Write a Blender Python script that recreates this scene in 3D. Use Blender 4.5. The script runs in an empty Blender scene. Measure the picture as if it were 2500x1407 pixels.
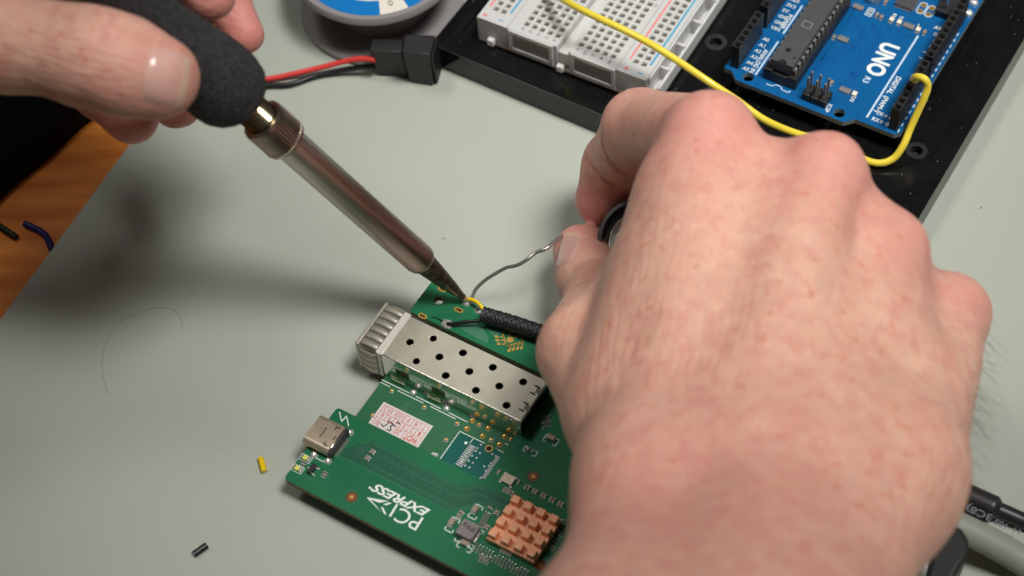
import bpy, bmesh, math, random
import numpy as np
from mathutils import Vector, Matrix
from mathutils.geometry import tessellate_polygon
random.seed(7); np.random.seed(7)
C = bpy.context.scene.collection
sc = bpy.context.scene
sc.unit_settings.system = 'METRIC'; sc.unit_settings.scale_length = 0.01   # one unit is one centimetre
KROT = 0.0
S = 0.1                                                                    # everything below is written in millimetres

# ---------------------------------------------------------------- camera
CR = np.array([0.998639612, 0.0, -0.0521433117]); CD = np.array([-0.03030532, -0.81376586, -0.5804022]); CF = np.array([-0.04243245, 0.58119284, -0.81265883])
CM = np.array([CR, CD, CF]); CC = np.array([21.15385, -289.74212, 405.13488]); FPX = 4500.0
cam = bpy.data.cameras.new('camera'); camo = bpy.data.objects.new('camera', cam); C.objects.link(camo)
cam.sensor_width = 36; cam.lens = FPX * 36 / 2500; cam.clip_start = 1; cam.clip_end = 2000
camo.matrix_world = Matrix(((CR[0], -CD[0], -CF[0], CC[0]*S), (CR[1], -CD[1], -CF[1], CC[1]*S), (CR[2], -CD[2], -CF[2], CC[2]*S), (0, 0, 0, 1)))
cam.dof.use_dof = True; cam.dof.focus_distance = 48.2; cam.dof.aperture_fstop = 0.122
sc.camera = camo
# ---------------------------------------------------------------- world and lamps (indoor ceiling lamps)
sc.view_settings.view_transform = 'Standard'; sc.view_settings.look = 'None'; sc.view_settings.exposure = -0.12; sc.view_settings.gamma = 1
W = bpy.data.worlds.new('World'); sc.world = W; W.use_nodes = True
wn = W.node_tree; bg = wn.nodes['Background']
tc = wn.nodes.new('ShaderNodeTexCoord'); sx = wn.nodes.new('ShaderNodeSeparateXYZ'); cr = wn.nodes.new('ShaderNodeValToRGB')
wn.links.new(tc.outputs['Generated'], sx.inputs[0]); wn.links.new(sx.outputs['Z'], cr.inputs[0]); wn.links.new(cr.outputs[0], bg.inputs[0])
cr.color_ramp.elements[0].position = 0.0; cr.color_ramp.elements[0].color = (.10, .085, .07, 1)
cr.color_ramp.elements[1].position = 1.0; cr.color_ramp.elements[1].color = (.62, .60, .55, 1)
e = cr.color_ramp.elements.new(.5); e.color = (.42, .40, .36, 1)
bg.inputs[1].default_value = 0.11
def lamp(name, kind, loc, target, power, color, **k):
    l = bpy.data.lights.new(name, kind); l.energy = power; l.color = color
    for a, b in k.items(): setattr(l, a, b)
    o = bpy.data.objects.new(name, l); C.objects.link(o); o.location = [c*S for c in loc]
    d = Vector(target)*S - o.location; o.rotation_euler = d.to_track_quat('-Z', 'Y').to_euler()
    return o
kl = lamp('ceiling_lamp', 'AREA', (390, 0, 900), (95, 155, 0), 8300, (1, .985, .945), shape='RECTANGLE', size=62, size_y=34, spread=math.radians(24))
kl.rotation_euler.rotate_axis('Z', math.radians(KROT))
lamp('ceiling_lamp', 'AREA', (-330, 330, 1050), (95, 90, 0), 1750, (1, .98, .94), shape='RECTANGLE', size=56, size_y=24, spread=math.radians(25))

# ---------------------------------------------------------------- helpers
def ray(u, v):
    return CM.T @ np.array([(u-1250)/FPX, (v-703.5)/FPX, 1.0])
def at(u, v, z):                       # point of the scene at height z (mm) seen at photograph pixel (u, v)
    d = ray(u, v); return CC + d*((z-CC[2])/d[2])
def dp(u, v, dep):                     # same, by distance along the view
    return CC + ray(u, v)*dep
class Frame:
    def __init__(s, o, ang):
        s.o = np.array(o, float); a = math.radians(ang); s.ang = a
        s.x = np.array([math.cos(a), math.sin(a), 0]); s.y = np.array([-math.sin(a), math.cos(a), 0])
    def px(s, u, v, h=0):
        d = at(u, v, s.o[2]+h) - s.o; return np.array([d @ s.x, d @ s.y])
def tag(o, label=None, cat=None, group=None, kind=None):
    if label: o['label'] = label
    if cat: o['category'] = cat
    if group: o['group'] = group
    if kind: o['kind'] = kind
    return o
def empty(name, loc, ang=0, label=None, cat=None, group=None):
    o = bpy.data.objects.new(name, None); C.objects.link(o); o.location = [c*S for c in loc]; o.rotation_euler = (0, 0, ang); o.empty_display_size = 1
    return tag(o, label, cat, group)
class MB:
    def __init__(s): s.v = []; s.f = []; s.m = []
    def add(s, vs, fs, m=0):
        n = len(s.v); s.v += [tuple(map(float, q)) for q in vs]; s.f += [tuple(n+i for i in q) for q in fs]; s.m += [m]*len(fs); return s
    def hexa(s, b, t, m=0):
        return s.add(list(b)+list(t), [(3, 2, 1, 0), (4, 5, 6, 7), (0, 1, 5, 4), (1, 2, 6, 5), (2, 3, 7, 6), (3, 0, 4, 7)], m)
    def box(s, x0, x1, y0, y1, z0, z1, m=0):
        q = [(x0, y0), (x1, y0), (x1, y1), (x0, y1)]
        return s.hexa([(a, b, z0) for a, b in q], [(a, b, z1) for a, b in q], m)
    def cbox(s, cx, cy, l, w, z0, z1, m=0, rot=0):
        c, n = math.cos(rot), math.sin(rot)
        q = [(cx+a*l/2*c-b*w/2*n, cy+a*l/2*n+b*w/2*c) for a, b in ((-1, -1), (1, -1), (1, 1), (-1, 1))]
        return s.hexa([(a, b, z0) for a, b in q], [(a, b, z1) for a, b in q], m)
    def prism(s, outer, holes, z0, z1, m=0, mw=None):
        loops = [outer]+list(holes); flat = [p for l in loops for p in l]; n = len(flat)
        tri = tessellate_polygon([[Vector((p[0], p[1], 0)) for p in l] for l in loops])
        vs = [(p[0], p[1], z1) for p in flat]+[(p[0], p[1], z0) for p in flat]; fs = []
        for t in tri:
            a, b, c = [Vector(flat[i]) for i in t]
            if (b-a).x*(c-a).y-(b-a).y*(c-a).x < 0: t = t[::-1]
            fs.append(tuple(t)); fs.append(tuple(n+i for i in t[::-1]))
        s.add(vs, fs, m)
        k = 0; base = len(s.v)-2*n
        for li, l in enumerate(loops):
            ar = sum(l[i][0]*l[(i+1) % len(l)][1]-l[(i+1) % len(l)][0]*l[i][1] for i in range(len(l)))
            fl = (ar > 0) == (li == 0)
            for i in range(len(l)):
                a, b = k+i, k+(i+1) % len(l)
                q = (base+n+a, base+n+b, base+b, base+a)
                s.f.append(q if fl else q[::-1]); s.m.append(m if mw is None else mw)
            k += len(l)
        return s
    def tube(s, pts, r, n=12, m=0, cap=True):
        pts = [np.array(p, float) for p in pts]; N = len(pts); rr = r if hasattr(r, '__len__') else [r]*N
        vs = []; a = None
        for i, p in enumerate(pts):
            t = pts[min(i+1, N-1)]-pts[max(i-1, 0)]; t = t/(np.linalg.norm(t)+1e-12)
            if a is None: a = np.cross(t, [0.13, .29, 1.0] if abs(t[2]) < .9 else [1, 0, 0.])
            a = a-t*(a@t); a = a/(np.linalg.norm(a)+1e-12); b = np.cross(t, a)
            for k in range(n):
                w = 2*math.pi*k/n; vs.append(p+rr[i]*(math.cos(w)*a+math.sin(w)*b))
        fs = [(i*n+k, i*n+(k+1) % n, (i+1)*n+(k+1) % n, (i+1)*n+k) for i in range(N-1) for k in range(n)]
        if cap: fs += [tuple(range(n))[::-1], tuple((N-1)*n+k for k in range(n))]
        return s.add(vs, fs, m)
    def cyl(s, cx, cy, r, z0, z1, n=20, m=0):
        return s.prism([(cx+r*math.cos(2*math.pi*k/n), cy+r*math.sin(2*math.pi*k/n)) for k in range(n)], [], z0, z1, m)
    def lathe(s, o, ax, prof, n=48, m=0, rmod=None):     # prof: (distance along axis, radius)
        o = np.array(o, float); ax = np.array(ax, float); ax /= np.linalg.norm(ax)
        a = np.cross(ax, [0, 0, 1.]); a /= np.linalg.norm(a); b = np.cross(ax, a); vs = []
        for t, r in prof:
            for k in range(n):
                w = 2*math.pi*k/n; q = r*(rmod(k, t) if rmod else 1); vs.append(o+ax*t+q*(math.cos(w)*a+math.sin(w)*b))
        N = len(prof)
        return s.add(vs, [(i*n+k, (i+1)*n+k, (i+1)*n+(k+1) % n, i*n+(k+1) % n) for i in range(N-1) for k in range(n)], m)
    def ribbon(s, pts, w, z0, z1, m=0):                    # flat raised line through xy points
        for p, q in zip(pts[:-1], pts[1:]):
            p = np.array(p[:2], float); q = np.array(q[:2], float); d = q-p; L = np.linalg.norm(d)
            if L < 1e-6: continue
            c = (p+q)/2; s.cbox(c[0], c[1], L+w*.6, w, z0, z1, m, math.atan2(d[1], d[0]))
        return s
    def mesh(s, name, mats, smooth=35):
        me = bpy.data.meshes.new(name); me.from_pydata([tuple(c*S for c in q) for q in s.v], [], s.f)
        for q in mats: me.materials.append(q)
        me.polygons.foreach_set('material_index', s.m)
        if smooth:
            me.polygons.foreach_set('use_smooth', [True]*len(me.polygons)); me.set_sharp_from_angle(angle=math.radians(smooth))
        me.update(); return me
    def build(s, name, mats, parent=None, smooth=35, bevel=0, seg=2):
        if not isinstance(mats, (list, tuple)): mats = [mats]
        return link(name, s.mesh(name, mats, smooth), parent, bevel=bevel, seg=seg)
def link(name, me, parent=None, loc=(0, 0, 0), rz=0, bevel=0, seg=2):
    o = bpy.data.objects.new(name, me); C.objects.link(o); o.location = [c*S for c in loc]; o.rotation_euler = (0, 0, rz)
    if parent: o.parent = parent
    if bevel:
        b = o.modifiers.new('bevel', 'BEVEL'); b.width = bevel*S; b.segments = seg; b.limit_method = 'ANGLE'; b.angle_limit = math.radians(35)
    return o
def spline(pts, n=8):
    P = [np.array(p, float) for p in pts]; P = [2*P[0]-P[1]]+P+[2*P[-1]-P[-2]]; out = []
    for i in range(1, len(P)-2):
        for k in range(n):
            t = k/n; out.append(.5*((2*P[i])+(-P[i-1]+P[i+1])*t+(2*P[i-1]-5*P[i]+4*P[i+1]-P[i+2])*t*t+(-P[i-1]+3*P[i]-3*P[i+1]+P[i+2])*t**3))
    return out+[P[-2]]
def rrect(x0, x1, y0, y1, r, n=5):
    out = []
    for cx, cy, a in ((x1-r, y1-r, 0), (x0+r, y1-r, 90), (x0+r, y0+r, 180), (x1-r, y0+r, 270)):
        for k in range(n+1):
            w = math.radians(a+90*k/n); out.append((cx+r*math.cos(w), cy+r*math.sin(w)))
    return out
def circ(cx, cy, r, n=20): return [(cx+r*math.cos(2*math.pi*k/n), cy+r*math.sin(2*math.pi*k/n)) for k in range(n)]
def slot(cx, cy, l, w, rot=0, n=8):
    out = []
    for sgn, a0 in ((1, -90), (-1, 90)):
        for k in range(n+1):
            t = math.radians(a0+180*k/n); x = sgn*(l-w)/2+w/2*math.cos(t); y = w/2*math.sin(t)
            out.append((cx+x*math.cos(rot)-y*math.sin(rot), cy+x*math.sin(rot)+y*math.cos(rot)))
    return out
def text_obj(name, s, p0, p1, h, z, m, parent, bold=0.0, shear=0.0, thick=.02):   # lettering from p0 to p1 (baseline, mm), cap height h
    cu = bpy.data.curves.new(name, 'FONT'); cu.body = s; cu.size = 1; cu.offset = bold; cu.shear = shear; cu.resolution_u = 3
    t = bpy.data.objects.new('tmp', cu); C.objects.link(t); bpy.context.view_layer.update()
    me = bpy.data.meshes.new_from_object(t.evaluated_get(bpy.context.evaluated_depsgraph_get())); bpy.data.objects.remove(t)
    co = np.array([v.co for v in me.vertices]); p0 = np.array(p0[:2], float); p1 = np.array(p1[:2], float)
    x0, x1, y1 = co[:, 0].min(), co[:, 0].max(), max(co[:, 1].max(), .3); d = p1-p0; L = np.linalg.norm(d); ex = d/L; ey = np.array([-ex[1], ex[0]])
    q = p0+np.outer((co[:, 0]-x0)/(x1-x0)*L, ex)+np.outer(co[:, 1]/y1*h, ey)
    for v, w in zip(me.vertices, q): v.co = (w[0]*S, w[1]*S, z*S)
    me.materials.clear(); me.materials.append(m)
    if me.polygons and me.polygons[0].normal.z < 0: me.flip_normals()
    me.name = name
    o = bpy.data.objects.new(name, me); C.objects.link(o); o.parent = parent
    return o

# ---------------------------------------------------------------- materials
def srgb(r, g, b):
    f = lambda c: (c/255/12.92) if c/255 < .04045 else ((c/255+.055)/1.055)**2.4
    return (f(r), f(g), f(b), 1)
def mat(name, col, rough=.5, metal=0, col2=None, nscale=3, namt=.5, bump=0, bscale=20, coat=0, stretch=None, spec=.5, trans=0, sss=0, detail=6, alpha=1, coatr=.08, rvar=0, ior=1.45):
    m = bpy.data.materials.new(name); m.use_nodes = True; nt = m.node_tree; N = nt.nodes; L = nt.links; b = N['Principled BSDF']
    b.inputs['Base Color'].default_value = col; b.inputs['Roughness'].default_value = rough; b.inputs['Metallic'].default_value = metal
    b.inputs['Specular IOR Level'].default_value = spec; b.inputs['Coat Weight'].default_value = coat; b.inputs['Coat Roughness'].default_value = coatr; b.inputs['Transmission Weight'].default_value = trans; b.inputs['IOR'].default_value = ior
    b.inputs['Alpha'].default_value = alpha
    t = N.new('ShaderNodeTexCoord'); mp = N.new('ShaderNodeMapping'); L.new(t.outputs['Object'], mp.inputs[0])
    if stretch: mp.inputs['Scale'].default_value = stretch
    if col2:
        n = N.new('ShaderNodeTexNoise'); n.inputs['Scale'].default_value = nscale; n.inputs['Detail'].default_value = detail; L.new(mp.outputs[0], n.inputs[0])
        r = N.new('ShaderNodeValToRGB'); r.color_ramp.elements[0].position = .5-.25/max(namt, .01)*.5; r.color_ramp.elements[1].position = .5+.25/max(namt, .01)*.5
        r.color_ramp.elements[0].color = col; r.color_ramp.elements[1].color = col2; L.new(n.outputs[0], r.inputs[0]); L.new(r.outputs[0], b.inputs['Base Color'])
    if rvar:
        n = N.new('ShaderNodeTexNoise'); n.inputs['Scale'].default_value = nscale*2.3; n.inputs['Detail'].default_value = 5; L.new(mp.outputs[0], n.inputs[0])
        q = N.new('ShaderNodeMapRange'); q.inputs[1].default_value = .3; q.inputs[2].default_value = .7; q.inputs[3].default_value = max(rough-rvar, .02); q.inputs[4].default_value = rough+rvar; L.new(n.outputs[0], q.inputs[0]); L.new(q.outputs[0], b.inputs['Roughness'])
    if bump:
        n = N.new('ShaderNodeTexNoise'); n.inputs['Scale'].default_value = bscale; n.inputs['Detail'].default_value = 4; L.new(mp.outputs[0], n.inputs[0])
        u = N.new('ShaderNodeBump'); u.inputs['Strength'].default_value = min(bump, 1); u.inputs['Distance'].default_value = .02; L.new(n.outputs[0], u.inputs['Height']); L.new(u.outputs[0], b.inputs['Normal'])
    return m
M = {}
M['mat'] = mat('grey_green_mat', srgb(169, 174, 163), .42, col2=srgb(166, 171, 160), nscale=.35, bump=.10, bscale=60, spec=.45, rvar=.06)
M['wood'] = mat('orange_wood', srgb(200, 108, 30), .35, col2=srgb(232, 146, 58), nscale=.8, namt=.8, stretch=(.35, 2.2, 1), bump=.1, bscale=8, coat=.2)
M['fabric'] = mat('black_fabric', srgb(22, 23, 25), .9, col2=srgb(30, 31, 33), nscale=30, bump=.8, bscale=30, spec=.3)
M['black_gloss'] = mat('black_acrylic', srgb(13, 13, 14), .16, col2=srgb(22, 22, 23), nscale=1.2, bump=.03, bscale=8, spec=.5, rvar=.08)
M['black_plastic'] = mat('black_plastic', srgb(32, 32, 33), .45, col2=srgb(40, 40, 41), nscale=6, bump=.15, bscale=60)
M['black_dark'] = mat('black_shadow_plastic', srgb(14, 14, 15), .5)
M['chip'] = mat('chip_plastic', srgb(62, 62, 64), .55, col2=srgb(72, 72, 74), nscale=9, bump=.3, bscale=120)
M['foam'] = mat('black_foam', srgb(28, 28, 30), .78, col2=srgb(58, 58, 61), nscale=13, namt=.9, bump=1, bscale=16, spec=.5, detail=3)
M['pcb'] = mat('green_solder_mask', srgb(24, 98, 68), .30, col2=srgb(38, 108, 70), nscale=.55, coat=.12, spec=.4, bump=.03, bscale=20)
M['pcb_low'] = mat('green_solder_mask_dull', srgb(42, 98, 66), .35, col2=srgb(50, 104, 72), nscale=.6, coat=.3)
M['pcb_dark'] = mat('dark_green_track_area', srgb(28, 84, 66), .33, col2=srgb(40, 88, 62), nscale=.7, coat=.3)
M['pcb_line'] = mat('green_copper_track', srgb(52, 112, 88), .3, coat=.3)
M['pcb_edge'] = mat('board_edge_fibre', srgb(104, 92, 62), .8, col2=srgb(150, 140, 110), nscale=12, namt=.8, bump=.5, bscale=40)
M['teal'] = mat('teal_solder_mask', srgb(16, 86, 80), .3, col2=srgb(22, 92, 82), nscale=1, coat=.3)
M['film'] = mat('glossy_flux_film', srgb(120, 165, 150), .08, alpha=.16, coat=1)
M['uno'] = mat('blue_solder_mask', srgb(2, 82, 138), .38, col2=srgb(4, 90, 146), nscale=.9, coat=.12, spec=.35)
M['uno_line'] = mat('blue_track', srgb(10, 74, 146), .32, coat=.3)
M['uno_edge'] = mat('board_edge_grey', srgb(120, 134, 136), .6)
M['white'] = mat('white_print', srgb(222, 228, 226), .5)
M['print_blue'] = mat('pale_print', srgb(190, 210, 226), .5)
M['solder'] = mat('solder', srgb(232, 232, 230), .14, .6, bump=.5, bscale=16)
M['tin'] = mat('tinned_metal', srgb(205, 203, 196), .22, .75, bump=.08, bscale=30)
M['cage'] = mat('cage_metal', srgb(192, 188, 172), .45, .6, col2=srgb(184, 180, 164), nscale=2.2, bump=.05, bscale=60, rvar=.05)
M['cage_b'] = mat('tin_painted_glare', srgb(224, 221, 212), .3, .25)  # pale colour stands in for light reflected off the collar band
M['cage_s'] = mat('cage_metal_polished', srgb(214, 211, 202), .17, 1, bump=.04, bscale=40)
M['usb'] = mat('usb_shell_metal', srgb(205, 190, 170), .38, .7, col2=srgb(190, 174, 152), nscale=4, bump=.12, bscale=60)
M['gold'] = mat('gold_plate', srgb(232, 190, 104), .25, .55)
M['gold_flat'] = mat('gold_print', srgb(205, 165, 85), .4, .6)
M['brown'] = mat('bare_board_ring', srgb(120, 66, 30), .5)
M['copper'] = mat('copper', srgb(250, 186, 146), .36, .35, col2=srgb(238, 166, 126), nscale=5, bump=.3, bscale=30)
M['cer'] = mat('ceramic_tan', srgb(158, 134, 116), .5, col2=srgb(150, 126, 108), nscale=9)
M['ind'] = mat('inductor_grey', srgb(120, 113, 113), .55, bump=.5, bscale=90, col2=srgb(128, 121, 120), nscale=8)
M['ledy'] = mat('led_yellow', srgb(206, 210, 90), .4)
M['ledw'] = mat('led_cream', srgb(232, 222, 200), .35, sss=0)
M['hole'] = mat('dark_hole', (.006, .006, .005, 1), .8)
M['sticker'] = mat('white_sticker', srgb(214, 208, 206), .5)
M['red'] = mat('red_print', srgb(206, 70, 48), .5)
M['ink'] = mat('black_ink', srgb(60, 60, 66), .5)
M['yellow'] = mat('yellow_wire', srgb(236, 214, 70), .32, coat=.3, col2=srgb(228, 204, 62), nscale=2)
M['yellow2'] = mat('yellow_insulation', srgb(226, 190, 10), .4)
M['redw'] = mat('red_wire', srgb(214, 62, 58), .4)
M['blackw'] = mat('black_wire', srgb(24, 24, 26), .38)
M['bluew'] = mat('blue_wire', srgb(18, 20, 92), .4)
M['greenw'] = mat('dark_green_wire', srgb(18, 30, 26), .4)
M['braid'] = mat('black_braid', srgb(30, 30, 33), .42, spec=.6)
M['shrink'] = mat('heat_shrink', srgb(36, 35, 38), .4, bump=.1, bscale=20)
M['grey_print'] = mat('faded_print', srgb(112, 112, 122), .6)
M['brass'] = mat('nickel', srgb(200, 186, 152), .18, 1)
M['knurl'] = mat('worn_nickel', srgb(200, 192, 180), .3, 1, col2=srgb(178, 168, 158), nscale=6, bump=.1, bscale=30)
M['spool'] = mat('grey_spool_plastic', srgb(140, 136, 136), .4)
M['spool_b'] = mat('blue_label', srgb(0, 112, 184), .45)
M['spool_w'] = mat('white_label', srgb(222, 214, 202), .5)
M['dusty_hair'] = mat('grey_hair', srgb(92, 90, 80), .6)
M['dust'] = mat('dust', srgb(170, 170, 165), .8)
M['palecable'] = mat('pale_cable', srgb(140, 143, 132), .5)
M['bb'] = mat('clear_plastic', srgb(246, 246, 244), .10, trans=.42, bump=.05, bscale=8, ior=1.42, spec=.6)
M['bb2'] = mat('milky_plastic', srgb(220, 220, 216), .22, trans=.3, col2=srgb(236, 235, 231), nscale=3, ior=1.4)
M['bbh'] = mat('grey_socket', srgb(146, 145, 139), .4)
M['bbr'] = mat('faded_red_line', srgb(222, 120, 118), .5)
M['bbb'] = mat('blue_line', srgb(60, 150, 190), .5)
M['adhesive'] = mat('cream_adhesive', srgb(214, 200, 178), .7)
# heat-tinted barrel: brushed steel that turns brown and purple towards the tip
def barrel_mat(o, ax, L):
    m = mat('heat_tinted_steel', srgb(170, 160, 150), .33, 1, bump=.05, bscale=80); nt = m.node_tree; N = nt.nodes; K = nt.links; b = N['Principled BSDF']
    t = N.new('ShaderNodeTexCoord'); d = N.new('ShaderNodeVectorMath'); d.operation = 'DOT_PRODUCT'; d.inputs[1].default_value = tuple(ax)
    K.new(t.outputs['Object'], d.inputs[0]); mr = N.new('ShaderNodeMapRange'); o0 = float(np.dot(o, ax))*S
    mr.inputs[1].default_value = o0; mr.inputs[2].default_value = o0+L*S; n = N.new('ShaderNodeTexNoise'); n.inputs['Scale'].default_value = 1.4; n.inputs['Detail'].default_value = 5
    K.new(d.outputs['Value'], mr.inputs[0]); a = N.new('ShaderNodeMath'); a.operation = 'MULTIPLY_ADD'; a.inputs[1].default_value = .5; K.new(n.outputs[0], a.inputs[0])
    sb = N.new('ShaderNodeMath'); sb.operation = 'SUBTRACT'; K.new(mr.outputs[0], sb.inputs[0]); sb.inputs[1].default_value = .25; K.new(sb.outputs[0], a.inputs[2])
    r = N.new('ShaderNodeValToRGB'); K.new(a.outputs[0], r.inputs[0]); r.color_ramp.elements[0].position = 0; r.color_ramp.elements[0].color = srgb(150, 132, 116)
    r.color_ramp.elements[1].position = 1; r.color_ramp.elements[1].color = srgb(214, 210, 202)
    for p, c in ((.12, (158, 140, 132)), (.3, (172, 152, 148)), (.5, (180, 170, 158)), (.75, (198, 190, 184))): e = r.color_ramp.elements.new(p); e.color = srgb(*c)
    K.new(r.outputs[0], b.inputs['Base Color']); return m
# ================================================================ the bench
e0 = np.array([-111.1, 56.2]); e1 = np.array([-139.5, -5.0]); ed = (e0-e1)/np.linalg.norm(e0-e1)
A0 = e1-ed*340; A1 = e0+ed*420
tag(MB().prism([tuple(A0), (520, A0[1]), (520, A1[1]), tuple(A1)], [], -2, 0).build('work_mat', M['mat'], bevel=.4), 'grey-green work mat covering most of the bench', None, None, 'structure')
tag(MB().box(-900, 900, -700, 900, -22, -2.05).build('bench_top', M['wood']), 'orange wood bench top beside the mat', None, None, 'structure')

# black fabric bag lying on the wood at the left
def fabric_mat():
    m = M['fabric']; nt = m.node_tree; N = nt.nodes; K = nt.links; b = N['Principled BSDF']; t = N.new('ShaderNodeTexCoord')
    mp = N.new('ShaderNodeMapping'); mp.inputs['Rotation'].default_value = (0, 0, math.radians(28)); K.new(t.outputs['Object'], mp.inputs[0])
    w1 = N.new('ShaderNodeTexWave'); w1.inputs['Scale'].default_value = 5.5; w1.inputs['Distortion'].default_value = .3; K.new(mp.outputs[0], w1.inputs[0])
    w2 = N.new('ShaderNodeTexWave'); w2.bands_direction = 'Y'; w2.inputs['Scale'].default_value = 5.5; w2.inputs['Distortion'].default_value = .3; K.new(mp.outputs[0], w2.inputs[0])
    a = N.new('ShaderNodeMath'); a.operation = 'MULTIPLY'; K.new(w1.outputs['Fac'], a.inputs[0]); K.new(w2.outputs['Fac'], a.inputs[1])
    u = N.new('ShaderNodeBump'); u.inputs['Strength'].default_value = 1; u.inputs['Distance'].default_value = .05; K.new(a.outputs[0], u.inputs['Height']); K.new(u.outputs[0], b.inputs['Normal'])
    mx = N.new('ShaderNodeMix'); mx.data_type = 'RGBA'; mx.inputs[6].default_value = srgb(9, 9, 10); mx.inputs[7].default_value = srgb(27, 28, 30); K.new(a.outputs[0], mx.inputs[0]); K.new(mx.outputs[2], b.inputs['Base Color'])
fabric_mat()
p0 = at(225, 268, 8)[:2]; p1 = at(0, 458, 8)[:2]; d = (p0-p1)/np.linalg.norm(p0-p1); nrm = np.array([-d[1], d[0]])
mb = MB(); nu, nv = 60, 16; vs = []
for i in range(nu+1):
    s = -110+i/nu*330
    for j in range(nv+1):
        q = j/nv; th = min(q*3, 1)*math.pi/2
        off = 9*(1-math.cos(th)) - 9*0 + max(0, q-1/3)*230 ; z = -2+14*math.sin(th)+2.2*math.sin(s*.05+q*4)*q + 5*max(0, q-.33)
        w = 1.2*math.sin(s*.07)+.6*math.sin(s*.19+1)
        c = p1+d*s+nrm*(off+w+4); vs.append((c[0], c[1], z))
mb.add(vs, [(i*(nv+1)+j, (i+1)*(nv+1)+j, (i+1)*(nv+1)+j+1, i*(nv+1)+j+1) for i in range(nu) for j in range(nv)])
o = mb.build('fabric_bag', M['fabric'], smooth=180); sm = o.modifiers.new('t', 'SOLIDIFY'); sm.thickness = .15; sm.offset = 1 if False else -1
tag(o, 'black woven fabric bag lying on the wood left of the mat', 'bag')

# ================================================================ tray
trO = np.array([-23.5, 82.3, 0]); TR = Frame(trO, -31.0)
tray = empty('mounting_tray', TR.o, TR.ang, 'glossy black acrylic tray carrying the breadboard and the blue board', 'tray')
def tray_holes(): 
    out = []
    for (u, v, r) in ((1748, 101, 1.7), (2238, 366, 1.6)):
        q = TR.px(u, v, 9); out.append(circ(q[0], q[1], r, 24))
    return out
th = tray_holes()
MB().prism(rrect(0, 150, 0, 215, 2.5), [rrect(5.5, 144.5, 7.5, 209, 3)], 0.05, 9, 0).build('rim', M['black_gloss'], tray, bevel=.55, seg=3)
MB().prism(rrect(5.6, 144.4, 7.6, 208.9, 2.9), th, 2.2, 8.45, 0).build('tray_plate', M['black_gloss'], tray, bevel=.2)
for h_, (u, v, r) in zip(th, ((1748, 101, 1.7), (2238, 366, 1.6))):
    q = TR.px(u, v, 9); mb = MB(); mb.prism(circ(q[0], q[1], r*1.9, 28), [circ(q[0], q[1], r*1.05, 28)], 8.46, 8.75, 0); mb.cyl(q[0], q[1], r, 4, 6.2, 20, 0)
    mb.build('screw', M['black_plastic'], tray, bevel=.1)
mb = MB()
for i in range(330):
    x, y = random.uniform(2, 148), random.uniform(2, 150); r = random.choice([.06, .08, .1, .1, .14])
    zz = 9.03 if (x < 5.5 or x > 144.5 or y < 7.5) else 8.48
    mb.cbox(x, y, r*random.uniform(1, 2.4), r, zz, zz+.05, 0, random.uniform(0, 3))
tag(mb.build('dust', M['dust'], tray, smooth=0), 'pale dust specks on the black tray', None, None, 'stuff')

# ================================================================ breadboard
BF = Frame((5.22446445, 80.03066916, 18.325), -119.5215)
bb = empty('breadboard', (BF.o[0], BF.o[1], 9.05), BF.ang, 'clear plastic breadboard with red and blue lines, on the black tray', 'breadboard')
ZT = 9.27
def bb_block(name, y0, y1, cols, rows, x0=-78.5, x1=4.0, z=ZT, topm=None, gaps=False):
    mb = MB(); xs = sorted([-(2.54*r) for r in rows])
    h = .68; hi = .36; d = 1.3
    ys = [c-1.27 for c in cols]+[cols[-1]+1.27]
    # side margins of the top
    mb.box(x0, x1, y0, y1, .9, z-d-.6, 0)
    top = MB
    X0, X1 = min(xs)-1.27, max(xs)+1.27
    for a, b, c2, e2 in ((x0, X0, y0, y1), (X1, x1, y0, y1), (X0, X1, y0, ys[0]), (X0, X1, ys[-1], y1)):
        mb.box(a, b, c2, e2, z-d-.6, z, 0)
    cell = {}
    for r in rows:
        x = -2.54*r
        for c in cols:
            k = 1.27
            if gaps and r % 6 == 5: 
                mb.add([(x-k, c-k, z), (x+k, c-k, z), (x+k, c+k, z), (x-k, c+k, z)], [(0, 1, 2, 3)], 1); continue
            o_ = [(x-k, c-k, z), (x+k, c-k, z), (x+k, c+k, z), (x-k, c+k, z)]
            r1 = [(x-h*1.3, c-h*1.3, z), (x+h*1.3, c-h*1.3, z), (x+h*1.3, c+h*1.3, z), (x-h*1.3, c+h*1.3, z)]
            r2 = [(x-h, c-h, z-.55), (x+h, c-h, z-.55), (x+h, c+h, z-.55), (x-h, c+h, z-.55)]
            r3 = [(x-h, c-h, z-d), (x+h, c-h, z-d), (x+h, c+h, z-d), (x-h, c+h, z-d)]
            q = lambda a, b: [(a+i, a+(i+1) % 4, b+(i+1) % 4, b+i) for i in range(4)]
            mb.add(o_+r1+r2, q(0, 4)+q(4, 8), 1); mb.add(r2+r3, q(0, 4)+[(4, 5, 6, 7)], 2)
    return mb.build(name, [M['bb'], topm or M['bb2'], M['bbh']], bb, smooth=0)
T = [2.54*i for i in range(5)]
bb_block('terminal_strip', -4.3, 11.9, T, list(range(30)))
bb_block('terminal_strip', 15.9, 30.9, [17.78+t for t in T], list(range(30)))
bb_block('power_rail', -14.3, -4.45, [-10.9, -8.36], [.5+i for i in range(30)], gaps=False)
bb_block('power_rail', 31.05, 40.4, [34.6, 37.1], [.5+i for i in range(30)], gaps=False)
MB().box(-78.5, 3.4, 11.95, 15.85, 2, ZT-2.4, 0).build('centre_channel', M['bb2'], bb, bevel=.2)
MB().box(-78.6, 4.05, -14.2, 40.3, 0.0, .85, 0).build('adhesive_backing', M['adhesive'], bb)
for y in (-13.0, 32.7): MB().box(-76, -1.4, y-.27, y+.27, ZT+.01, ZT+.04).build('red_stripe', M['bbr'], bb)
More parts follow.
